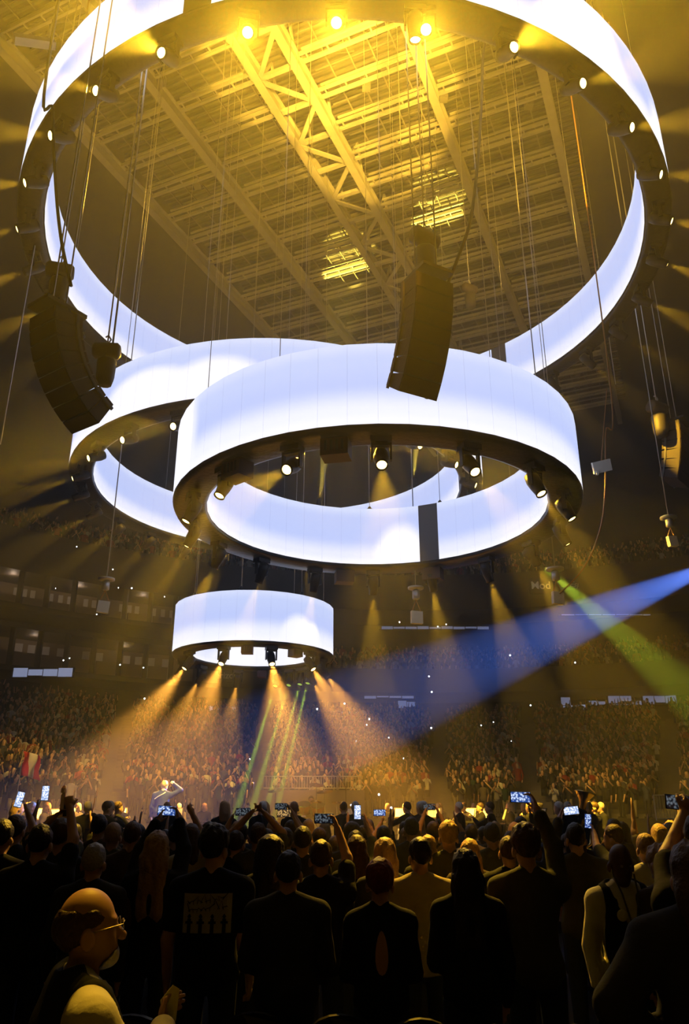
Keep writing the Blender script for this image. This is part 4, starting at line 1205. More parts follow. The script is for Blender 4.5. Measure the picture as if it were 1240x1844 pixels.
row1 = [
    (520, 1527, 5.2, dict(label='broad man in dark shirt with short black hair', top='charcoal', hairc='black', hair='short', build=1.15, sleeve=.9, arms=('bent', 'bent'))),
    (683, 1546, 5.1, dict(label='woman with short red hair in black top with open back', top='black', hairc='red', hair='thick', build=.95, sleeve=.9, female=True, arms=('bent', 'bent'))),
    (836, 1524, 5.2, dict(label='woman with long straight black hair beside the tan shirt', top='black', hairc='black', hair='long', build=.98, sleeve=.95, female=True, arms=('bent', None))),
    (944, 1482, 5.5, dict(label='tall man in dark sweater filming with one arm raised', top='olive', hairc='brown', hair='thick', build=1.0, sleeve=.9, arms=(None, ('px', 966, 1456, .25, 'grip', (-1, .1, .2))), ph=[(1, 'phone with stage picture held by the tall filming man', 0, False, .03)])),
    (1238, 1508, 3.5, dict(label='person in large dark coat at the right edge with elbow out', top='charcoal', hairc='brown', hair='bob', build=1.15, sleeve=1.0, coat=1.0, arms=('hip', None), skin=1)),
    (755, 1503, 6.1, dict(label='man in pale tan shirt with short dark hair', top='tan', hairc='black', hair='short', build=1.1, sleeve=.9, arms=('bent', None), head=(0, 0, .3))),
    (692, 1504, 6.5, dict(label='woman with long blond hair between red hair and tan shirt', top='charcoal', hairc='fair', hair='long', build=.95, sleeve=.4, female=True)),
    (578, 1508, 6.1, dict(label='short haired man in black tee filming with right arm raised', top='black', hairc='brown', hair='short', build=1.05, sleeve=.35, arms=(None, ('px', 606, 1480, .3, 'grip', (-1, .1, .1))), ph=[(1, 'phone with dark stage picture held over the short haired man', 3, False, 0)])),
    (285, 1492, 6.2, dict(label='blond woman in black with both arms raised to film', top='black', hairc='fair', hair='long', build=.98, sleeve=.95, female=True, arms=(('px', 283, 1480, .3, 'grip', (1, .1, 0)), ('px', 322, 1470, .3, 'grip', (-1, .1, 0))), ph=[(1, 'phone held by the blond woman with raised arms', 0, False, .05)])),
    (172, 1514, 5.9, dict(label='man with cropped grey hair in dark jacket behind the balding man', top='charcoal', hairc='grey', hair='short', build=1.05, sleeve=.95)),
    (76, 1480, 6.2, dict(label='man in black tee punching the air with his right fist', top='black', hairc='black', hair='short', build=1.15, sleeve=.35, arms=(None, ('px', 126, 1455, .2, 'fist', (-.3, .8, 0))))),
    (6, 1470, 6.4, dict(label='dark haired man cut by the left edge', top='black', hairc='black', hair='short', build=1.1, sleeve=.4)),
    (1160, 1497, 7.2, dict(label='fair haired man in pale yellow shirt at the right', top='pale', hairc='fair', hair='short', build=1.15, sleeve=.4)),
    (1104, 1481, 8.4, dict(label='brown haired man in dark top turned to the left while filming', top='charcoal', hairc='brown', hair='short', face=math.radians(50), build=1.0, sleeve=.4, arms=(('px', 1068, 1496, .3, 'grip', (-1, .2, 0)), None), ph=[(-1, 'small blue phone held by the man turned to the left', 0, True, .1)])),
    (1034, 1478, 7.4, dict(label='man in dark sweatshirt filming with left arm raised', top='olive', hairc='black', hair='short', build=1.1, sleeve=.9, arms=(('px', 1008, 1470, .3, 'grip', (1, .1, 0)), None), ph=[(-1, 'phone with white glowing screen held by the man in sweatshirt', 2, False, -.1)])),
    (914, 1502, 7.0, dict(label='dark haired man in black tee left of the tall filming man', top='black', hairc='brown', hair='short', build=1.0, sleeve=.4)),
    (884, 1478, 8.6, dict(label='man with short dark hair in olive shirt behind the long black hair', top='olive', hairc='black', hair='short', build=1.0, sleeve=.5)),
    (844, 1507, 7.4, dict(label='woman with pale blond bob behind the long black hair', top='brown', hairc='blond', hair='bob', build=.9, sleeve=.5, female=True)),
    (1192, 1513, 5.6, dict(label='woman with fair ponytail bending her head in dark coat', top='brown', hairc='fair', hair='bun', build=.9, sleeve=.9, female=True, head=(-.4, 0, .3))),
    (488, 1502, 6.6, dict(label='woman with wide dark curls beside the printed tee', top='black', hairc='black', hair='wild', build=.95, sleeve=.5, female=True)),
    (642, 1500, 7.2, dict(label='dark haired woman with her arm around a neighbour', top='black', hairc='brown', hair='bob', build=.9, sleeve=.4, female=True, arms=('bent', 'bent'))),
    (806, 1478, 8.0, dict(label='man with thick fair hair behind the tan shirt', top='olive', hairc='fair', hair='thick', build=1.1, sleeve=.9)),
    (740, 1468, 9.2, dict(label='man with round dark head in front of the orchestra', top='charcoal', hairc='black', hair='short', build=1.0, sleeve=.9)),
    (770, 1500, 8.0, dict(label='shorter fair haired person beside the tan shirt', top='charcoal', hairc='fair', hair='short', build=.9, sleeve=.9)),
    (545, 1484, 7.6, dict(label='dark haired man in front of the drum kit', top='black', hairc='black', hair='short', build=1.0, sleeve=.4)),
    (514, 1487, 8.2, dict(label='small dark haired man filming with arms bent', top='black', hairc='black', hair='short', build=.95, sleeve=.4, arms=(None, ('px', 531, 1476, .25, 'grip', GRIP)), ph=[(1, 'orange lit phone of the small man beside the heart sign', 1, False, 0)])),
    (465, 1478, 8.0, dict(label='person making a heart sign with both hands overhead', top='olive', hairc='brown', hair='short', build=1.0, sleeve=.4, arms=(('px', 450, 1466, .1, 'open', (1, 0, 0)), ('px', 478, 1466, .1, 'open', (-1, 0, 0))))),
    (640, 1492, 8.4, dict(label='person in yellowish shirt holding a phone upright', top='olive', hairc='black', hair='short', build=1.0, sleeve=.6, arms=(None, ('px', 656, 1476, .3, 'grip', GRIP)), ph=[(1, 'bright upright phone showing the stage with big screens', 2, True, 0)])),
    (240, 1476, 8.0, dict(label='man with round brown head below the singer', top='brown', hairc='brown', hair='short', build=1.0, sleeve=.4)),
    (205, 1478, 8.4, dict(label='fair haired person left of the singer', top='olive', hairc='fair', hair='short', build=1.0, sleeve=.4)),
    (180, 1463, 9.0, dict(label='dark haired man between the bass neck and singer', top='brown', hairc='black', hair='short', build=1.0, sleeve=.4)),
    (30, 1463, 7.6, dict(label='person at the far left holding a lit phone', top='charcoal', hairc='brown', hair='short', build=1.0, sleeve=.4, arms=(None, ('px', 48, 1450, .3, 'grip', GRIP)), ph=[(1, 'purple white lit phone at the far left', 2, True, .2)])),
    (100, 1470, 8.0, dict(label='person behind the raised fist filming low', top='olive', hairc='brown', hair='short', build=1.0, sleeve=.4, arms=(('px', 68, 1447, .25, 'grip', (1, .1, 0)), ('px', 112, 1490, .3, 'grip', GRIP)), ph=[(-1, 'upright bright phone at the left in a raised hand', 2, True, 0), (1, 'low lit phone below the raised fist', 0, False, 0)])),
    (345, 1480, 8.2, dict(label='person in tan top right of the blond woman', top='tan', hairc='brown', hair='bob', build=.95, sleeve=.5, female=True, arms=(None, ('px', 345, 1463, .15, 'open', (-.3, .8, 0))))),
    (425, 1492, 8.0, dict(label='dark haired person raising a phone left of the heart sign', top='black', hairc='black', hair='short', build=.95, sleeve=.4, arms=(('px', 420, 1462, .25, 'grip', (1, .1, 0)), None), ph=[(-1, 'small dark phone held up left of the drum kit', 3, False, 0)])),
    (780, 1476, 9.6, dict(label='person holding a phone overhead with both hands', top='brown', hairc='brown', hair='short', build=1.0, sleeve=.4, arms=(('px', 764, 1464, .25, 'grip', (1, .1, 0)), ('px', 790, 1464, .25, 'grip', (-1, .1, 0))), ph=[(1, 'tiny phone held overhead with both hands', 3, False, 0)])),
    (524, 1474, 9.8, dict(label='person behind the small man holding a phone before the cymbals', top='black', hairc='brown', hair='short', sleeve=.4, arms=(None, ('px', 518, 1444, .15, 'grip', GRIP)), ph=[(1, 'small phone held in front of the cymbals', 3, False, 0)])),
    (318, 1479, 8.7, dict(label='dark haired person filming just below the singer', top='charcoal', hairc='black', hair='short', sleeve=.4, arms=(None, ('px', 320, 1460, .2, 'grip', GRIP)), ph=[(1, 'blue lit phone just below the singer', 0, False, 0)])),
    (112, 1474, 7.3, dict(label='brown haired person holding a dark phone beside the raised fist', top='charcoal', hairc='brown', hair='thick', sleeve=.4, arms=(('px', 97, 1472, .2, 'grip', (1, .1, 0)), None), ph=[(-1, 'dark back of an upright phone beside the raised fist', 4, True, 0)])),
    (690, 1484, 9.4, dict(label='person filming low beside the orchestra players', top='black', hairc='black', hair='short', sleeve=.4, arms=(('px', 686, 1481, .3, 'grip', (-1, .1, 0)), None), ph=[(-1, 'blue phone beside the orchestra players', 0, False, 0)])),
]
for (x, yt, Y, kw) in row1:
    fn = 1.0 if Y < 6.3 else 1.35
    kw = dict(kw); kw.setdefault('fine', fn); phs = kw.pop('ph', []); o, P = person(x, yt, Y, group=FG, **kw)
    for a in phs: held(o, P, *a)
    if 'open back' in kw['label']:
        k = P['_H'][2]; mb = MB(); vs = []; n = 16
        for i in range(n):
            t = 2 * PI * i / n; x_ = .040 * math.sin(t); z_ = .125 * math.cos(t); x_ *= 1.25 - .5 * (z_ + .125) / .25
            vs.append((x_ * k, -.132 * k, (1.24 + z_) * k))
        mb.add(vs, [tuple(range(n))]); q = mb.build('bare_back', SK[1], o); q.modifiers.new('thick', 'SOLIDIFY').thickness = .004
# usher facing the camera with waistcoat, round badge and lanyard
ush, UP = person(1110, 1513, 5.7, 'steward facing us in dark waistcoat with round pale badge and lanyard', top='pale', hairc='black', hair='none', skin=3, face=PI + .05, build=1.08, sleeve=1.0, head=(-.1, 0, 0), fine=.95, arms=(None, None))
kU = UP['_H'][2]; waistcoat(UP, ush, kU * 1.75, 1.08)
M['badge'] = mat('badge_face', (.75, .70, .45), .5)
mb = MB(); mb.lathe([(.034, 0), (.036, .004), (.034, .008)], 18, Matrix.Rotation(-PI / 2, 3, 'X'), (.075 * kU, .137 * kU, 1.31 * kU)); mb.build('badge', M['badge'], ush, True)
mb = MB(); mb.path([(-.07, .05, 1.47), (-.055, .12, 1.36), (-.02, .145, 1.2), (0, .15, 1.08)], .006, 5); mb.path([(.07, .05, 1.47), (.05, .12, 1.36), (.02, .145, 1.2), (0, .15, 1.08)], .006, 5); mb.box((0, .152, 1.03), (.06, .006, .09)); mb.build('lanyard', CL['grey'], ush)
for s in (-1, 1):
    hdU, RU, _ = UP['_H']; c = hdU + RU @ (Vector((.031 * s, .098, .098)) * kU)
    mb = MB(); mb.lathe([(.001, -.009), (.009, -.004), (.009, .004), (.001, .009)], 8, Matrix.Rotation(PI / 2, 3, 'X'), c); mb.build('eye', mat('eye_white_%d' % s, (.22, .19, .16), .3), ush, True)

# hand with dark phone reaching in at the right edge
reach, RP = person(1262, 1452, 3.9, 'person outside the right edge reaching in with a dark phone', top='black', hairc='brown', hair='short', build=1.05, sleeve=.4, skin=1, arms=(('px', 1237, 1425, .45, 'grip', (-.3, .9, 0)), None))
reach['group'] = FG
held(reach, RP, -1, 'dark phone in a hand at the right edge', 3, False, .1)

# ------------------------------------------------------------------ fuller floor crowd: shared figures in several poses
oc = mat('plain_cloth', (.1, .1, .1), .85, spec=.15); _nt = oc.node_tree; _oi = _nt.nodes.new('ShaderNodeObjectInfo'); _nt.links.new(_oi.outputs['Color'], _nt.nodes['Principled BSDF'].inputs['Base Color'])
def combined(name, P, skin, hairc, extra=None):
    me = bpy.data.meshes.new(name); V = []; F = []; MI = []; off_ = 0
    mats = [SK[skin], oc, CL['denim'], M['shoe'], HR[hairc]]
    for nm, vf in P.items():
        if nm[0] == '_' or len(vf[1]) == 0: continue
        i = {'body': 0, 'shirt': 1, 'trousers': 2, 'shoes': 3, 'hair': 4, 'beard': 4}[nm]
        V.append(vf[0]); F.append(vf[1] + off_); MI += [i] * len(vf[1]); off_ += len(vf[0])
    V = np.concatenate(V); F = np.concatenate(F); me.from_pydata(V.tolist(), [], F.tolist())
    for m in mats: me.materials.append(m)
    me.polygons.foreach_set('material_index', MI); me.polygons.foreach_set('use_smooth', [True] * len(F)); me.update(); return me
R_ = lambda s, x, y, z, p='open': ('to', Vector((x * s, y, z)), p, Vector((-s, .3, 0)))
KINDS = []
for i, (hair, hc, sk_, fem, arms, desc) in enumerate([
        ('short', 'black', 0, False, (None, None), 'short black haired person'), ('thick', 'brown', 1, False, ('bent', 'bent'), 'thick brown haired person'),
        ('long', 'brown', 0, True, (None, 'bent'), 'long brown haired woman'), ('bob', 'blond', 2, True, ('bent', 'bent'), 'blond bobbed woman'),
        ('short', 'fair', 2, False, (None, R_(1, .22, .2, 1.98, 'fist')), 'fair haired man, fist up'), ('short', 'black', 1, False, (R_(-1, .12, .3, 1.9, 'grip'), R_(1, .12, .3, 1.9, 'grip')), 'black haired person, both hands up'),
        ('none', 'grey', 2, False, (None, None), 'bald man'), ('short', 'grey', 0, False, ('clap', 'clap'), 'grey haired man clapping'),
        ('thick', 'black', 3, False, (None, R_(1, .2, .25, 1.95)), 'dark skinned man, hand up'), ('long', 'fair', 2, True, (R_(-1, .25, .1, 1.95), R_(1, .25, .1, 1.95)), 'long fair haired woman, arms up')]):
    P = figure(h=1.72, hair=hair, female=fem, arms=arms, fine=2.0, sleeve=.4 if i % 2 else .8, build=1.0 + .06 * ((i * 7) % 3 - 1))
    KINDS.append((combined('body', P, sk_, hc), desc))
crng = random.Random(21); taken = [(o.location.x, o.location.y) for o in COL.objects if o.name.startswith('person') and o.parent is None]
COLS = [(.012, .012, .012)] * 5 + [(.03, .03, .03), (.06, .06, .03), (.05, .03, .02), (.25, .22, .16), (.02, .03, .06)]
n_floor = 0
def zone(x, y):
    a = math.degrees(math.atan2(x, y))
    for lim, nm in ((-17, 'at the far left'), (-10, 'below the singer'), (-3, 'left of the drum kit'), (3, 'before the drum kit'), (9, 'under the pale aisle'), (15, 'by the tall filming man'), (99, 'at the far right')):
        if a < lim: return nm
for Y in (8.9, 9.7, 10.5, 11.3, 12.0):
    X = -.46 * Y
    while X < .46 * Y:
        X += crng.uniform(.5, .78); y_ = Y + crng.uniform(-.2, .2)
        if any((X - a) ** 2 + (y_ - b) ** 2 < .42 ** 2 for a, b in taken): continue
        if n_floor >= 72: break
        i = crng.choice([0, 0, 1, 1, 2, 2, 3, 4, 5, 6, 7, 8, 9, 0, 1, 6]); me, desc = KINDS[i]
        if abs(X / y_) > .455: continue
        o = link('person', me, None, (X, y_, 0), (0, 0, crng.uniform(-.35, .35))); s_ = crng.uniform(.90, 1.0); o.scale = (s_, s_, s_); o.color = (*crng.choice(COLS), 1)
        tag(o, '%s, %s top, %s row from stage, %s' % (desc, cname(tuple(o.color[:3])), ORD[5 - (8.9, 9.7, 10.5, 11.3, 12.0).index(Y)], zone(X, y_)), 'person', 'people packed in front of the stage'); taken.append((X, y_)); n_floor += 1

# ------------------------------------------------------------------ orchestra, seated
SEAT = []
for i, (hair, hc, sk_, fem, arms, desc) in enumerate([
        ('short', 'brown', 2, False, (R_(-1, .22, .34, .98, 'fist'), R_(1, .20, .40, .80, 'fist')), 'brown hair'), ('none', 'grey', 0, False, ('bent', 'bent'), 'bald head'),
        ('bun', 'black', 2, True, (R_(-1, .2, .36, 1.0, 'fist'), 'bent'), 'black hair in a bun'), ('short', 'white', 2, False, ('bent', 'bent'), 'white hair'), ('bob', 'fair', 2, True, ('bent', 'bent'), 'fair hair')]):
    P = figure(h=1.72, hair=hair, female=fem, arms=arms, fine=2.0, sleeve=.95, seated=True); SEAT.append((combined('body', P, sk_, hc), desc))
# a chair and a music stand shared by the players
_c = MB(); _c.box((0, -.02, .35), (.42, .42, .04)); _c.box((0, -.25, .72), (.40, .03, .26)); CH_SEAT = _c.mesh('seat', M['blackmetal'])
_c = MB()
for sx in (-1, 1):
    _c.tube((.18 * sx, .16, 0), (.18 * sx, .16, .34), .012, n=6); _c.tube((.18 * sx, -.2, 0), (.18 * sx, -.25, .82), .012, n=6)
CH_LEG = _c.mesh('frame', M['blackmetal'])
_c = MB(); _c.box((0, 0, 1.0), (.5, .02, .34), Matrix.Rotation(-.35, 3, 'X')); _c.box((0, -.05, .85), (.5, .06, .012)); ST_D = _c.mesh('desk', M['blackmetal'])
_c = MB(); _c.box((-.1, -.02, 1.01), (.19, .006, .27), Matrix.Rotation(-.35, 3, 'X')); _c.box((.1, -.02, 1.01), (.19, .006, .27), Matrix.Rotation(-.35, 3, 'X')); ST_S = _c.mesh('sheet_music', CL['white'])
_c = MB(); _c.tube((0, 0, 0), (0, 0, .98), .012, n=6)
for a in range(3): _c.tube((0, 0, .12), (.26 * math.cos(a * 2.09), .26 * math.sin(a * 2.09), 0.01), .009, n=5)
ST_P = _c.mesh('pole', M['blackmetal'])
orng = random.Random(9); oseat = []
for ring_r, n in ((5.1, 20), (6.5, 24), (8.0, 26)):
    for i in range(n):
        a = 2 * PI * i / n + orng.uniform(-.05, .05); x, y = SC.x + ring_r * math.cos(a) * 1.02, SC.y + ring_r * math.sin(a)
        if abs(x / y) > .44 or y > 30 or (math.hypot(x + 2.4, y - 22.2) < 4.4): continue
        if (x / y) < -.42: continue
        oseat.append((x, y, a))
orng.shuffle(oseat)
for (x, y, a) in oseat[:52]:
    rz = math.atan2(22 - y, -2 - x) - PI / 2 + orng.uniform(-.5, .5)
    me, desc = SEAT[orng.randrange(5)]
    o = link('person', me, None, (x, y, STZ), (0, 0, rz)); o.color = (.015, .015, .015, 1); tag(o, 'seated player with %s, %s stage side, %s' % (desc, 'near' if y < 20 else 'far', zone(x, y)), 'person', 'orchestra players on the round stage')
    ch = empty('chair', (x, y, STZ), rz); tag(ch, 'black chair under a player, %s stage side, %s' % ('near' if y < 20 else 'far', zone(x, y)), 'chair', 'orchestra chairs'); link('seat', CH_SEAT, ch); link('frame', CH_LEG, ch)
    if y > 19.5 and orng.random() < .5:
        d = Vector((-math.sin(rz), math.cos(rz), 0)) * .75
        st = empty('music_stand', (x + d.x, y + d.y, STZ), rz + PI); tag(st, 'black music stand, %s stage side, %s' % ('near' if y < 20 else 'far', zone(x, y)), 'music stand', 'music stands of the orchestra'); link('desk', ST_D, st); link('sheet_music', ST_S, st); link('pole', ST_P, st)

# singer with raised fist
sg, SP = person(293, 1404, 20.0, 'singer in navy jacket seen from behind raising his right fist', top='blue', trousers='black', hairc='fair', hair='short', skin=2, build=1.1, sleeve=.98, gz=RZ_, lean=(.06, .05), head=(-.1, .1, -.5), arms=(None, ('px', 313, 1412, .1, 'fist', (-.5, .6, 0))), fine=1.3)
mb = MB(); kS = SP['_H'][2]
mb.path([(-.15, -.12, 1.30), (-.05, -.155, 1.36), (.06, -.14, 1.42), (.12, -.06, 1.47)], .012, 5); mb.v = [(x * kS, y * kS + (z - .95) * .05, z * kS) for x, y, z in mb.v]; mb.build('guitar_strap', CL['white'], sg)

# drum kit, cymbals and microphones
M['brass'] = mat('cymbal_bronze', (.75, .52, .18), .25, 1.0); M['drumshell'] = mat('drum_shell', (.22, .04, .03), .25, .2); M['drumhead'] = mat('drum_head', (.75, .72, .66), .6); M['chrome'] = mat('chrome', (.6, .6, .6), .2, 1.0)
def drum(parent, c, r, h, R, name='drum'):
    mb = MB(); mb.lathe([(r, -h / 2), (r, h / 2)], 20, R, c); o = mb.build('shell', M['drumshell'], parent, True)
    mb = MB(); mb.lathe([(.001, h / 2 + .004), (r * .98, h / 2 + .004)], 20, R, c, cap=False); mb.lathe([(.001, -h / 2 - .004), (r * .98, -h / 2 - .004)], 20, R, c, cap=False); mb.build('drum_head', M['drumhead'], o)
    mb = MB(); 
    for z in (-h / 2, h / 2): mb.lathe([(r + .012, z - .012), (r + .014, z + .012)], 20, R, c)
    for i in range(8):
        a = 2 * PI * i / 8; mb.tube(Vector(c) + R @ Vector(((r + .01) * math.cos(a), (r + .01) * math.sin(a), -h / 2)), Vector(c) + R @ Vector(((r + .01) * math.cos(a), (r + .01) * math.sin(a), h / 2)), .006, n=5)
    mb.build('hoop', M['chrome'], o); return o
dk = empty('drum_kit', (at(550, 1466, 24.5).x, 24.5, RZ_)); tag(dk, 'red shelled drum kit in mid stage', 'drum kit')
ROT_F = Matrix.Rotation(PI / 2, 3, 'X')
drum(dk, (0, 0, .36), .34, .42, ROT_F); drum(dk, (.75, 0, .36), .34, .42, ROT_F)
for i, (x, y, z, r) in enumerate(((-.38, .1, .98, .17), (-.05, .05, .98, .18), (.35, .1, .95, .19))): drum(dk, (x, y, z), r, .24, Matrix.Rotation(.45, 3, 'X'))
drum(dk, (1.3, .5, .45), .24, .45, Matrix.Identity(3)); drum(dk, (-.9, .5, .6), .2, .16, Matrix.Identity(3))
c = bpy.data.curves.new('lettering', 'FONT'); c.body = 'TAMA'; c.size = .17; c.align_x = 'CENTER'; c.align_y = 'CENTER'; c.extrude = .004; c.offset = .006
text_mesh(c, 'lettering', dk, (0, -.225, .46), (PI / 2, 0, 0), CL['black'])
mb = MB(); mb.box((0, .55, .5), (.35, .35, .08)); mb.tube((0, .55, 0), (0, .55, .5), .03, n=8); mb.build('stool', M['blackmetal'], dk)
def cymbal(px, py, Y, r, tilt, label):
    p = at(px, py, Y); root = empty('cymbal', (p.x, p.y, RZ_)); tag(root, label, 'cymbal', 'cymbals around the drum kit')
    mb = MB(); mb.lathe([(r, -.012), (r * .35, .006), (r * .16, .02), (.012, .045)], 24, Matrix.Rotation(tilt, 3, 'Y') @ Matrix.Rotation(.25, 3, 'X'), (0, 0, p.z - RZ_), cap=False); mb.build('plate', M['brass'], root, True)
    mb = MB(); mb.tube((0, 0, p.z - RZ_), (0.05, 0, 0), .013, n=6)
    for a in range(3): mb.tube((.04, 0, .3), (.04 + .3 * math.cos(a * 2.09), .3 * math.sin(a * 2.09), .01), .01, n=5)
    mb.build('stand', M['chrome'], root)
for a in ((569, 1413, 24.6, .24, .1, 'large cymbal highest over the drum kit'), (496, 1423, 24.4, .24, -.15, 'cymbal at the left end of the drum kit'), (584, 1425, 24.3, .25, -.1, 'wide cymbal right of the highest one'), (569, 1443, 24.0, .17, .05, 'small cymbal low above the drums'), (606, 1445, 24.2, .15, .05, 'tiny cymbal at the right end of the kit')): cymbal(*a)
dr, _ = person(560, 1440, 25.6, 'drummer sitting behind the drum kit', top='black', hairc='brown', hair='short', skin=0, gz=RZ_, face=PI, hscale=1.75, seated=True, sleeve=.2, fine=1.8, arms=(R_(-1, .25, .4, 1.0, 'fist'), R_(1, .25, .4, 1.0, 'fist')))
def mic_stand(px, py, Y, label, boom=None):
    p = at(px, py, Y); z = p.z - RZ_; root = empty('microphone_stand', (p.x, p.y, RZ_)); tag(root, label, 'microphone')
    top = (boom or Vector((0, 0, 0)))
    mb = MB(); mb.tube((top.x, top.y, 0), (top.x, top.y, z - .25 + top.z), .013, n=6); mb.lathe([(.16, 0), (.15, .025), (.02, .03)], 14, c=(top.x, top.y, 0)); mb.build('stand', M['blackmetal'], root)
    mb = MB(); mb.tube((top.x, top.y, z - .25 + top.z), (0, 0, z), .010, n=6); mb.build('boom', M['blackmetal'], root)
    mb = MB(); mb.lathe([(.012, -.16), (.02, -.03), (.03, 0), (.03, .03), (.01, .05)], 10, Matrix.Rotation(.5, 3, 'X'), (0, 0, z)); mb.build('microphone', M['steel_dark'], root, True)
mic_stand(455, 1412, 20.5, 'microphone on a slanted stand right of the singer', Vector((-.25, .1, -.5)))
mic_stand(600, 1380, 24.8, 'tall overhead microphone boom right of the drum kit', Vector((.38, .0, -.35)))
# upright bass, cellos' bows and brass bell among the players
M['wood'] = noisy('varnished_wood', (.32, .13, .04), (.45, .2, .07), 10, .35, .05)
p = at(117, 1418, 14.6); root = empty('double_bass', (p.x, 14.6, STZ)); tag(root, 'upright double bass whose neck rises over the crowd', 'double bass'); zt = p.z - STZ
mb = MB()
prof = [(.04, .10), (.30, .16), (.34, .35), (.27, .55), (.20, .70), (.25, .90), (.22, 1.05), (.05, 1.12)]
for sgn in (-1, 1):
    pass
vs_ = []; fs_ = []
for yy in (-.1, .1):
    vs_ += [(-r, yy, z) for r, z in prof] + [(r, yy, z) for r, z in prof[::-1]]
n = len(prof) * 2
fs_ = [tuple(range(n)), tuple(range(2 * n - 1, n - 1, -1))] + [(i, i + n, (i + 1) % n + n, (i + 1) % n) for i in range(n)]
mb.add(vs_, fs_); mb.build('body', M['wood'], root)
mb = MB(); mb.beam((0, -.02, 1.05), (0, -.02, zt - .12), .07, .05); mb.path([(0, -.02, zt - .14), (0, -.03, zt - .05), (0, -.06, zt), (0, -.10, zt - .03), (0, -.09, zt - .07), (0, -.06, zt - .06)], .035, 8); mb.build('neck', M['wood'], root)
mb = MB(); mb.tube((0, 0, 0), (0, 0, .12), .01, n=6); mb.build('end_pin', M['chrome'], root)
for (x0, y0, x1, y1, Y, lab) in ((165, 1468, 171, 1437, 16, 'violin bow rising left of the fair haired person'), (205, 1475, 215, 1445, 15.5, 'violin bow rising below the singer'), (1030, 1455, 1040, 1428, 17, 'violin bow at the right of the orchestra')):
    a, b = at(x0, y0, Y), at(x1, y1, Y); root = empty('violin_bow', a); tag(root, lab, 'bow'); mb = MB(); mb.tube((0, 0, 0), b - a, .008, n=5); mb.build('stick', M['wood'], root); mb = MB(); mb.box((b - a) * .08 + Vector((.015, 0, 0)), (.03, .02, .03)); mb.build('frog', CL['black'], root)
for (x, Y, tx, ty, lab) in ((158, 16.2, 166, 1466, 'violinist with bow raised left of the singer'), (198, 15.7, 206, 1473, 'violinist with bow raised nearest the singer'), (1022, 17.2, 1031, 1453, 'violinist with bow raised at the right of the orchestra'), (1060, 17.75, 1050, 1475, 'tuba player at the right of the orchestra')):
    person(x, 1455, Y, lab, top='black', trousers='black', hairc='grey', hair='short', gz=STZ, hscale=1.72, seated=True, sleeve=.95, fine=1.8, arms=('bent', ('px', tx, ty, -.15, 'fist', (-.5, .5, 0))), group='orchestra players on the round stage')
p = at(1050, 1442, 17.5); root = empty('tuba', p, .4); tag(root, 'brass tuba with raised bell at the right of the orchestra', 'tuba')
mb = MB(); mb.lathe([(.05, -.5), (.06, -.2), (.09, .0), (.2, .15), (.22, .16), (.19, .14)], 18, Matrix.Rotation(.3, 3, 'Y'), cap=False); mb.build('bell', M['brass'], root, True)
mb = MB(); mb.path([(-.15, 0, -.5), (-.2, .05, -.8), (-.05, .1, -.95), (.15, .1, -.85), (.2, .05, -.5), (.1, 0, -.2), (0, .02, -.35), (-.15, 0, -.5)], .04, 8); mb.build('tubing', M['brass'], root, True)

# steel barrier in front of the stand, gate bars at the right, flag
def barrier(x0, x1, ytop, ybot, Y, n, label):
    a, b, c_ = at(x0, ybot, Y), at(x1, ybot, Y), at(x0, ytop, Y); h = c_.z - a.z
    root = empty('crowd_barrier', ((a.x + b.x) / 2, Y, a.z)); tag(root, label, 'barrier'); wd = b.x - a.x
    mb = MB(); mb.tube((-wd / 2, 0, h), (wd / 2, 0, h), .025, n=6); mb.tube((-wd / 2, 0, .06), (wd / 2, 0, .06), .025, n=6); mb.tube((-wd / 2, 0, 0), (-wd / 2, 0, h), .025, n=6); mb.tube((wd / 2, 0, 0), (wd / 2, 0, h), .025, n=6); mb.build('frame', M['cable'], root)
    t = MB(); t.tube((0, 0, .06), (0, 0, h), .012, n=5); bar = t.mesh('bar', M['cable'])
    for i in range(1, n): link('bar', bar, root, (-wd / 2 + wd * i / n, 0, 0))
M['plinth'] = M['dark']
for i, (x0, x1) in enumerate(((474, 518), (520, 562), (564, 606), (608, 650))):
    barrier(x0, x1, 1398, 1422, 35.5, 9, ('leftmost', 'second', 'third', 'rightmost')[i] + ' steel barrier panel behind the drum kit')
a, b = at(468, 1423, 35.5), at(656, 1423, 35.5); mb = MB(); mb.box((0, 0, a.z / 2), (b.x - a.x, .5, a.z)); o = mb.build('barrier_platform', noisy('platform_paint', (.12, .10, .09), (.16, .14, .12), 2, .7, .05)); o.location = ((a.x + b.x) / 2, 35.6, 0); tag(o, 'low platform under the steel barrier panels', 'platform')
barrier(1182, 1244, 1432, 1478, 27, 12, 'steel gate with tall bars at the right edge')
fp = at(33, 1420, 30); root = empty('flag', (fp.x, 30, Z0 * 0)); tag(root, 'red and white flag held up at the left of the stand', 'flag')
flm = mat('flag_cloth', (.55, .03, .03), .8); _n = flm.node_tree; _tc = _n.nodes.new('ShaderNodeTexCoord'); _sp = _n.nodes.new('ShaderNodeSeparateXYZ'); _n.links.new(_tc.outputs['Object'], _sp.inputs[0])
_rp = _n.nodes.new('ShaderNodeValToRGB'); _rp.color_ramp.interpolation = 'CONSTANT'; _rp.color_ramp.elements[0].color = (.6, .03, .03, 1); _rp.color_ramp.elements[1].color = (.75, .72, .70, 1); _rp.color_ramp.elements[1].position = .26; e = _rp.color_ramp.elements.new(.52); e.color = (.6, .03, .03, 1)
_n.links.new(_sp.outputs[0], _rp.inputs[0]); _n.links.new(_rp.outputs[0], _n.nodes['Principled BSDF'].inputs['Base Color'])
zf = at(33, 1352, 30).z; vs_ = []; fs_ = []
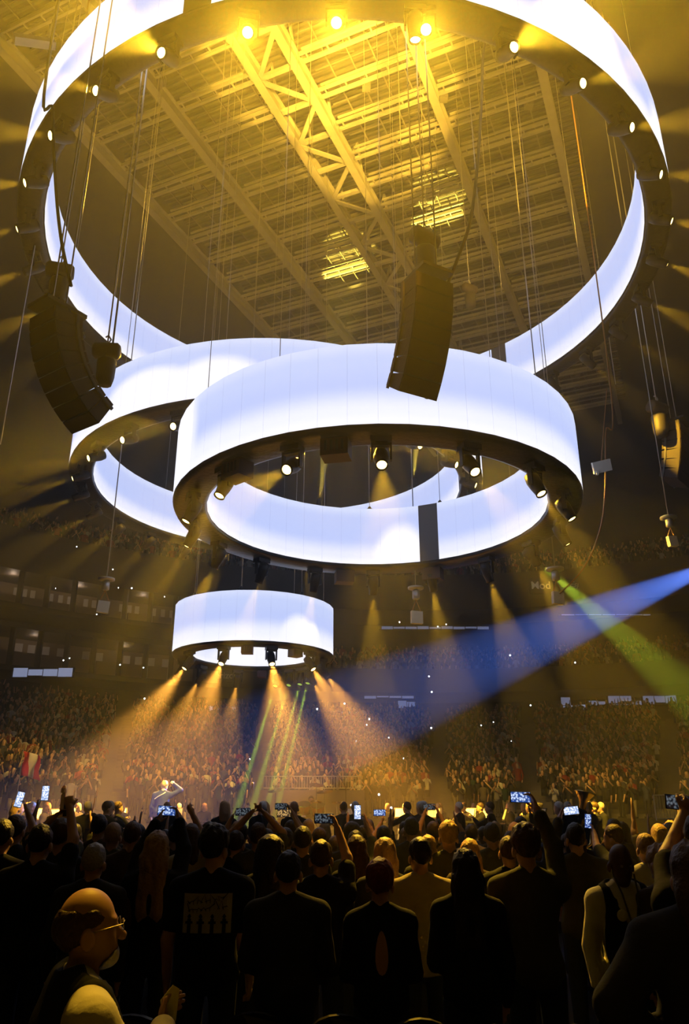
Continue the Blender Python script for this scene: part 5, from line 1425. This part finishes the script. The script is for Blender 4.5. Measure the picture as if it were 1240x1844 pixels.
for i in range(11):
    for j in range(9): vs_.append((.68 * i / 10 + .04 * math.sin(j * .9), .12 * math.sin(i * 1.1 + j * .4), zf - .02 - .85 * j / 8 - .18 * (i / 10) ** 1.5))
for i in range(10):
    for j in range(8): fs_.append((i * 9 + j, (i + 1) * 9 + j, (i + 1) * 9 + j + 1, i * 9 + j + 1))
mb = MB(); mb.add(vs_, fs_); o = mb.build('cloth', flm, root, True); o.modifiers.new('thick', 'SOLIDIFY').thickness = .004
mb = MB(); mb.tube((0, 0, 0), (-.02, 0, zf + .05), .014, n=6); mb.build('flagpole', M['cable'], root)
# fill light strings: phones lit in the stands
M['flash'] = mat('phone_flash', (1, 1, 1), .3, emis=(.85, .92, 1.0), es=4)
_p = MB(); _p.box((0, .006, 0), (.075, .01, .15)); PH_C = _p.mesh('case', M['phone']); _p = MB(); _p.lathe([(.05, 0), (.045, -.012), (.001, -.016)], 10, Matrix.Rotation(-PI / 2, 3, 'X') @ Matrix.Identity(3), (0, -.002, .03)); PH_F = _p.mesh('flash', M['flash'])
for (x, y, s_) in ((24, 1250, 1), (17, 1278, 1.1), (32, 1291, 1.3), (69, 1291, 1), (32, 1326, 1.6), (166, 1341, 1.5), (260, 1259, 1), (365, 1385, 1.2), (255, 1409, 1.3), (650, 1215, 1), (652, 1230, 1.1), (571, 1278, 1.2), (620, 1268, 1), (664, 1296, 1.2), (660, 1306, .8), (641, 1337, 1.3), (700, 1329, .8), (431, 1365, 1.2), (449, 1369, 1.3), (551, 1375, 1.2), (727, 1367, 1.1), (682, 1432, 1.2), (704, 1456, 1.3), (753, 1460, 1.2), (772, 1219, 1), (777, 1247, 1), (776, 1312, 1.1), (918, 1181, 1), (1035, 1194, 1), (719, 1121, .9), (788, 1129, .8), (803, 1125, .8), (1040, 1377, 1.4), (955, 1271, .9), (866, 1307, .8), (1235, 1278, .9), (1128, 1385, .8), (1017, 1394, .8), (874, 1339, .7), (632, 1451, 1.1), (138, 985, .8), (203, 1026, .8), (237, 1060, 1.0), (114, 1190, .9), (125, 1186, .8), (216, 1198, .9), (213, 1059, .7), (258, 1203, .8), (174, 1107, .8), (100, 1060, .6), (296, 1075, .7), (848, 1325, .7), (888, 1301, .7), (920, 1335, .6)):
    if y > 1215: Y = 58.5 - (y - 1270) / 170 * 24
    elif y > 1100: Y = 63 if x > 300 else 49
    else: Y = 50
    Y = min(Y, 62)
    p = at(x, y, Y); root = empty('lit_phone', p); root.scale = (s_ * Y / 46,) * 3; tag(root, 'lit white phone %s, %s' % (('high in the upper stands' if y < 1215 else 'in the top rows' if y < 1290 else 'in the middle rows' if y < 1350 else 'in the lowest rows'), block(p.x, p.y)), 'phone', 'lit phones in the stands'); link('case', PH_C, root); link('flash', PH_F, root)

# ------------------------------------------------------------------ near row of chairs
_c = MB(); prof = []
def chair_back():
    mb = MB(); n = 12; vs = []; fs = []
    for side in (-.02, .02):
        for i in range(n + 1):
            t = PI * i / n; x = -.22 * math.cos(t); z = .62 + .27 * math.sin(t) ** .7
            vs.append((x, side - .05 * (1 - (x / .22) ** 2), z))
        vs += [(.22, side, .52), (-.22, side, .52)]
    k = n + 3; fs = [tuple(range(k)), tuple(range(2 * k - 1, k - 1, -1))] + [(i, i + k, (i + 1) % k + k, (i + 1) % k) for i in range(k)]
    mb.add(vs, fs); return mb.mesh('backrest', mat('chair_plastic', (.02, .018, .015), .3))
CB = chair_back(); _c = MB(); _c.box((0, .22, .45), (.44, .42, .05)); CS = _c.mesh('seat', bpy.data.materials['chair_plastic'])
_c = MB(); _c.tube((0, 0, 0), (0, 0, .45), .014, n=6); CLEG = _c.mesh('leg', M['chrome']); _c = MB(); _c.tube((0, 0, .43), (0, 0, .75), .014, n=6); CUP = _c.mesh('upright', M['chrome'])
for i, (px, Y) in enumerate(((290, 4.7), (478, 4.75), (612, 4.7), (735, 4.62), (850, 4.5), (975, 4.5))):
    x = (px - 620) / 1487 * Y * 1.06
    root = empty('chair', (x, Y, 0), crng.uniform(-.15, .15)); tag(root, 'black chair with rounded back, %s from the left in the nearest row' % ('first', 'second', 'third', 'fourth', 'fifth', 'sixth')[i], 'chair', 'empty chairs in the nearest row')
    link('backrest', CB, root); link('seat', CS, root)
    for sx in (-1, 1):
        for sy in (.05, .40): link('leg', CLEG, root, (.19 * sx, sy, 0))
        link('upright', CUP, root, (.19 * sx, 0, 0))

# ------------------------------------------------------------------ beam lamps with their own colours
_l = MB(); _l.lathe([(.082, .205), (.08, .215), (.05, .225), (.002, .23)], 14); LENS_G = _l.mesh('lens', mat('green_lens', (.3, .5, .1), .3, emis=(.5, .8, .1), es=.6), True)
def beam_lamp(pos, aim_at, label, energy, color, angle, group=None, k=1.0, blend=.3):
    pos = Vector(pos); d = Vector(aim_at) - (pos - Vector((0, 0, .36 * k)))
    root = lamp(pos, d, label, group, 0, color, angle, LENS_G if color[1] > color[0] else None, k); d.normalize()
    spot('beam', pos + Vector((0, 0, -.36 * k)) + d * .27 * k, d, energy, color, angle, blend, .04)
    return root
def up_lamp(key, adeg, target, label, energy, angle, col=(1.0, .56, .05)):
    """moving head standing on top of a ring, aimed at the roof"""
    cx, cy, z, Ro, Ri = RINGS[key]; r = (Ro + Ri) / 2; a = math.radians(adeg); pos = Vector((cx + r * math.cos(a), cy + r * math.sin(a), z + 1.46))
    d = (Vector(target) - pos - Vector((0, 0, .36))).normalized()
    root = empty('moving_head_lamp', pos, math.atan2(d.y, d.x) - PI / 2); tag(root, label, 'lamp')
    for nm, me in (('base', BASE), ('yoke', YOKE)): link(nm, me, root, (0, 0, 0), (PI, 0, 0))
    R = Matrix.Rotation(-(math.atan2(d.y, d.x) - PI / 2), 3, 'Z'); q = (R @ d).to_track_quat('Z', 'Y').to_euler()
    link('head', HEAD, root, (0, 0, .36), q); link('lens', LENS, root, (0, 0, .36), q)
    spot('beam', pos + Vector((0, 0, .36)) + d * .27, d, energy, col, angle, .25, .04)
up_lamp('b', 80, rw(-12.4, 28.6, ROOF + .6), 'lamp on top of the middle ring lighting a roof bay', 160000, 10, (1.0, .74, .10))
up_lamp('b', 40, rw(-7.2, 26.8, ROOF + .6), 'second lamp on top of the middle ring lighting a roof bay', 150000, 10, (1.0, .74, .10))
up_lamp('a', -100, rw(-9.0, 16.0, ROOF + .6), 'added roof lamp on top of the near edge of the largest ring', 60000, 26)  # added pair that turns the near roof gold
up_lamp('a', -80, rw(-7.5, 19.5, ROOF + .6), 'second added roof lamp on top of the near edge of the largest ring', 90000, 24)
up_lamp('a', -150, rw(-15.5, 20, ROOF + .6), 'added roof wash lamp on top of the largest ring at its left rim', 5000, 60)  # added fill: wide weak washes to warm the roof edges
up_lamp('a', -35, rw(-5, 25, ROOF + .6), 'added roof wash lamp on top of the largest ring at its right rim', 7000, 62)
# thin green beams falling on the stage from under the smallest ring
cx, cy, z, Ro, Ri = RINGS['d']
for i, (x0, xb) in enumerate(((472, 425), (487, 452), (501, 478), (512, 497))):
    p = at(x0, 1186, 25.6); p.z = z - .10
    a = math.radians((75, 62, 50, 40)[i]); r = (Ro + Ri) / 2; p = Vector((cx + r * math.cos(a), cy + r * math.sin(a), z - .10))
    beam_lamp(p, at(xb, 1462, 24.5), ('first', 'second', 'third', 'fourth')[i] + ' narrow green beam lamp from the left under the smallest ring', 420000, (.5, .85, .05), 2.8, 'green beam lamps')
# broad green beam at the right
cx, cy, z, Ro, Ri = RINGS['c']; r = (Ro + Ri) / 2; a = math.radians(22)
p = at(1068, 905, 17.0); beam_lamp(Vector((cx + r * math.cos(a), cy + r * math.sin(a), z - .10)), at(1262, 1270, 19.5), 'lamp with a broad green beam under the right of the front ring', 140000, (.5, .75, .04), 13)
# follow spot high in the stand at the right, aimed at the singer
fp = at(1345, 992, 46); sp_aim = Vector((sg.location.x + .1, sg.location.y, RZ_ + 1.3))
root = empty('follow_spot', fp); tag(root, 'blue follow spot high in the stand beyond the right edge', 'lamp')
d = (sp_aim - fp).normalized(); q = d.to_track_quat('Z', 'Y').to_matrix()
mb = MB(); mb.lathe([(.16, -.7), (.2, -.6), (.2, .2), (.17, .5), (.19, .55), (.19, .7)], 14, q); mb.build('barrel', M['blackmetal'], root, True)
mb = MB(); mb.lathe([(.18, .66), (.001, .67)], 14, q, cap=False); mb.build('lens', mat('blue_lens', (.3, .5, 1), .3, emis=(.4, .55, 1.0), es=6), root, True)
mb = MB(); mb.tube((0, 0, -.15), (0, 0, -1.6), .05, n=8); mb.lathe([(.35, -1.62), (.3, -1.56), (.06, -1.5)], 12); mb.build('pedestal', M['blackmetal'], root)
spot('follow_beam', fp + d * .75, d, 720000, (.10, .24, 1.0), 5.4, .35, .05)

# added unseen spot for the singer's back, and a lamp for the speaker array
fp = Vector((-14, -16, 9.0)); d = (sp_aim - fp).normalized(); q = d.to_track_quat('Z', 'Y').to_matrix()
root = empty('follow_spot', fp); tag(root, 'unseen pale spot added behind the viewer to light the back of the singer', 'lamp')
mb = MB(); mb.lathe([(.16, -.7), (.2, -.6), (.2, .2), (.17, .5), (.19, .55), (.19, .7)], 14, q); mb.build('barrel', M['blackmetal'], root, True)
mb = MB(); mb.tube((0, 0, -.15), (0, 0, -9.0), .05, n=8); mb.build('pedestal', M['blackmetal'], root)
spot('follow_beam', fp + d * .75, d, 55000, (.5, .62, 1.0), 2.6, .4, .05)
beam_lamp(Vector((1.1, 8.55, RINGS['a'][2] - .10)), at(752, 600, 9.5), 'small lamp added under the largest ring to light the central speaker array', 2500, AMBER, 16)  # added to warm the dark cabinets
for m in bpy.data.materials:                      # small glowing faces need no light sampling of their own
    if not m.name.startswith('led_'): m.cycles.emission_sampling = 'NONE'

# things that look alike are told apart by their order across the view
from bpy_extras.object_utils import world_to_camera_view
bpy.context.view_layer.update(); same = {}
for o in COL.objects:
    if o.parent is None and o.get('label') and o.get('category'): same.setdefault(o['label'], []).append(o)
for lab, os_ in same.items():
    if len(os_) < 2 or len(os_) > 8 or len(lab.split()) > 13: continue
    os_.sort(key=lambda o: world_to_camera_view(sc, camo, o.matrix_world.translation).x)
    for i, o in enumerate(os_): o['label'] = lab + (', leftmost of these' if i == 0 else ', rightmost of these' if i == len(os_) - 1 else ', %s from left' % ORD[i + 1])
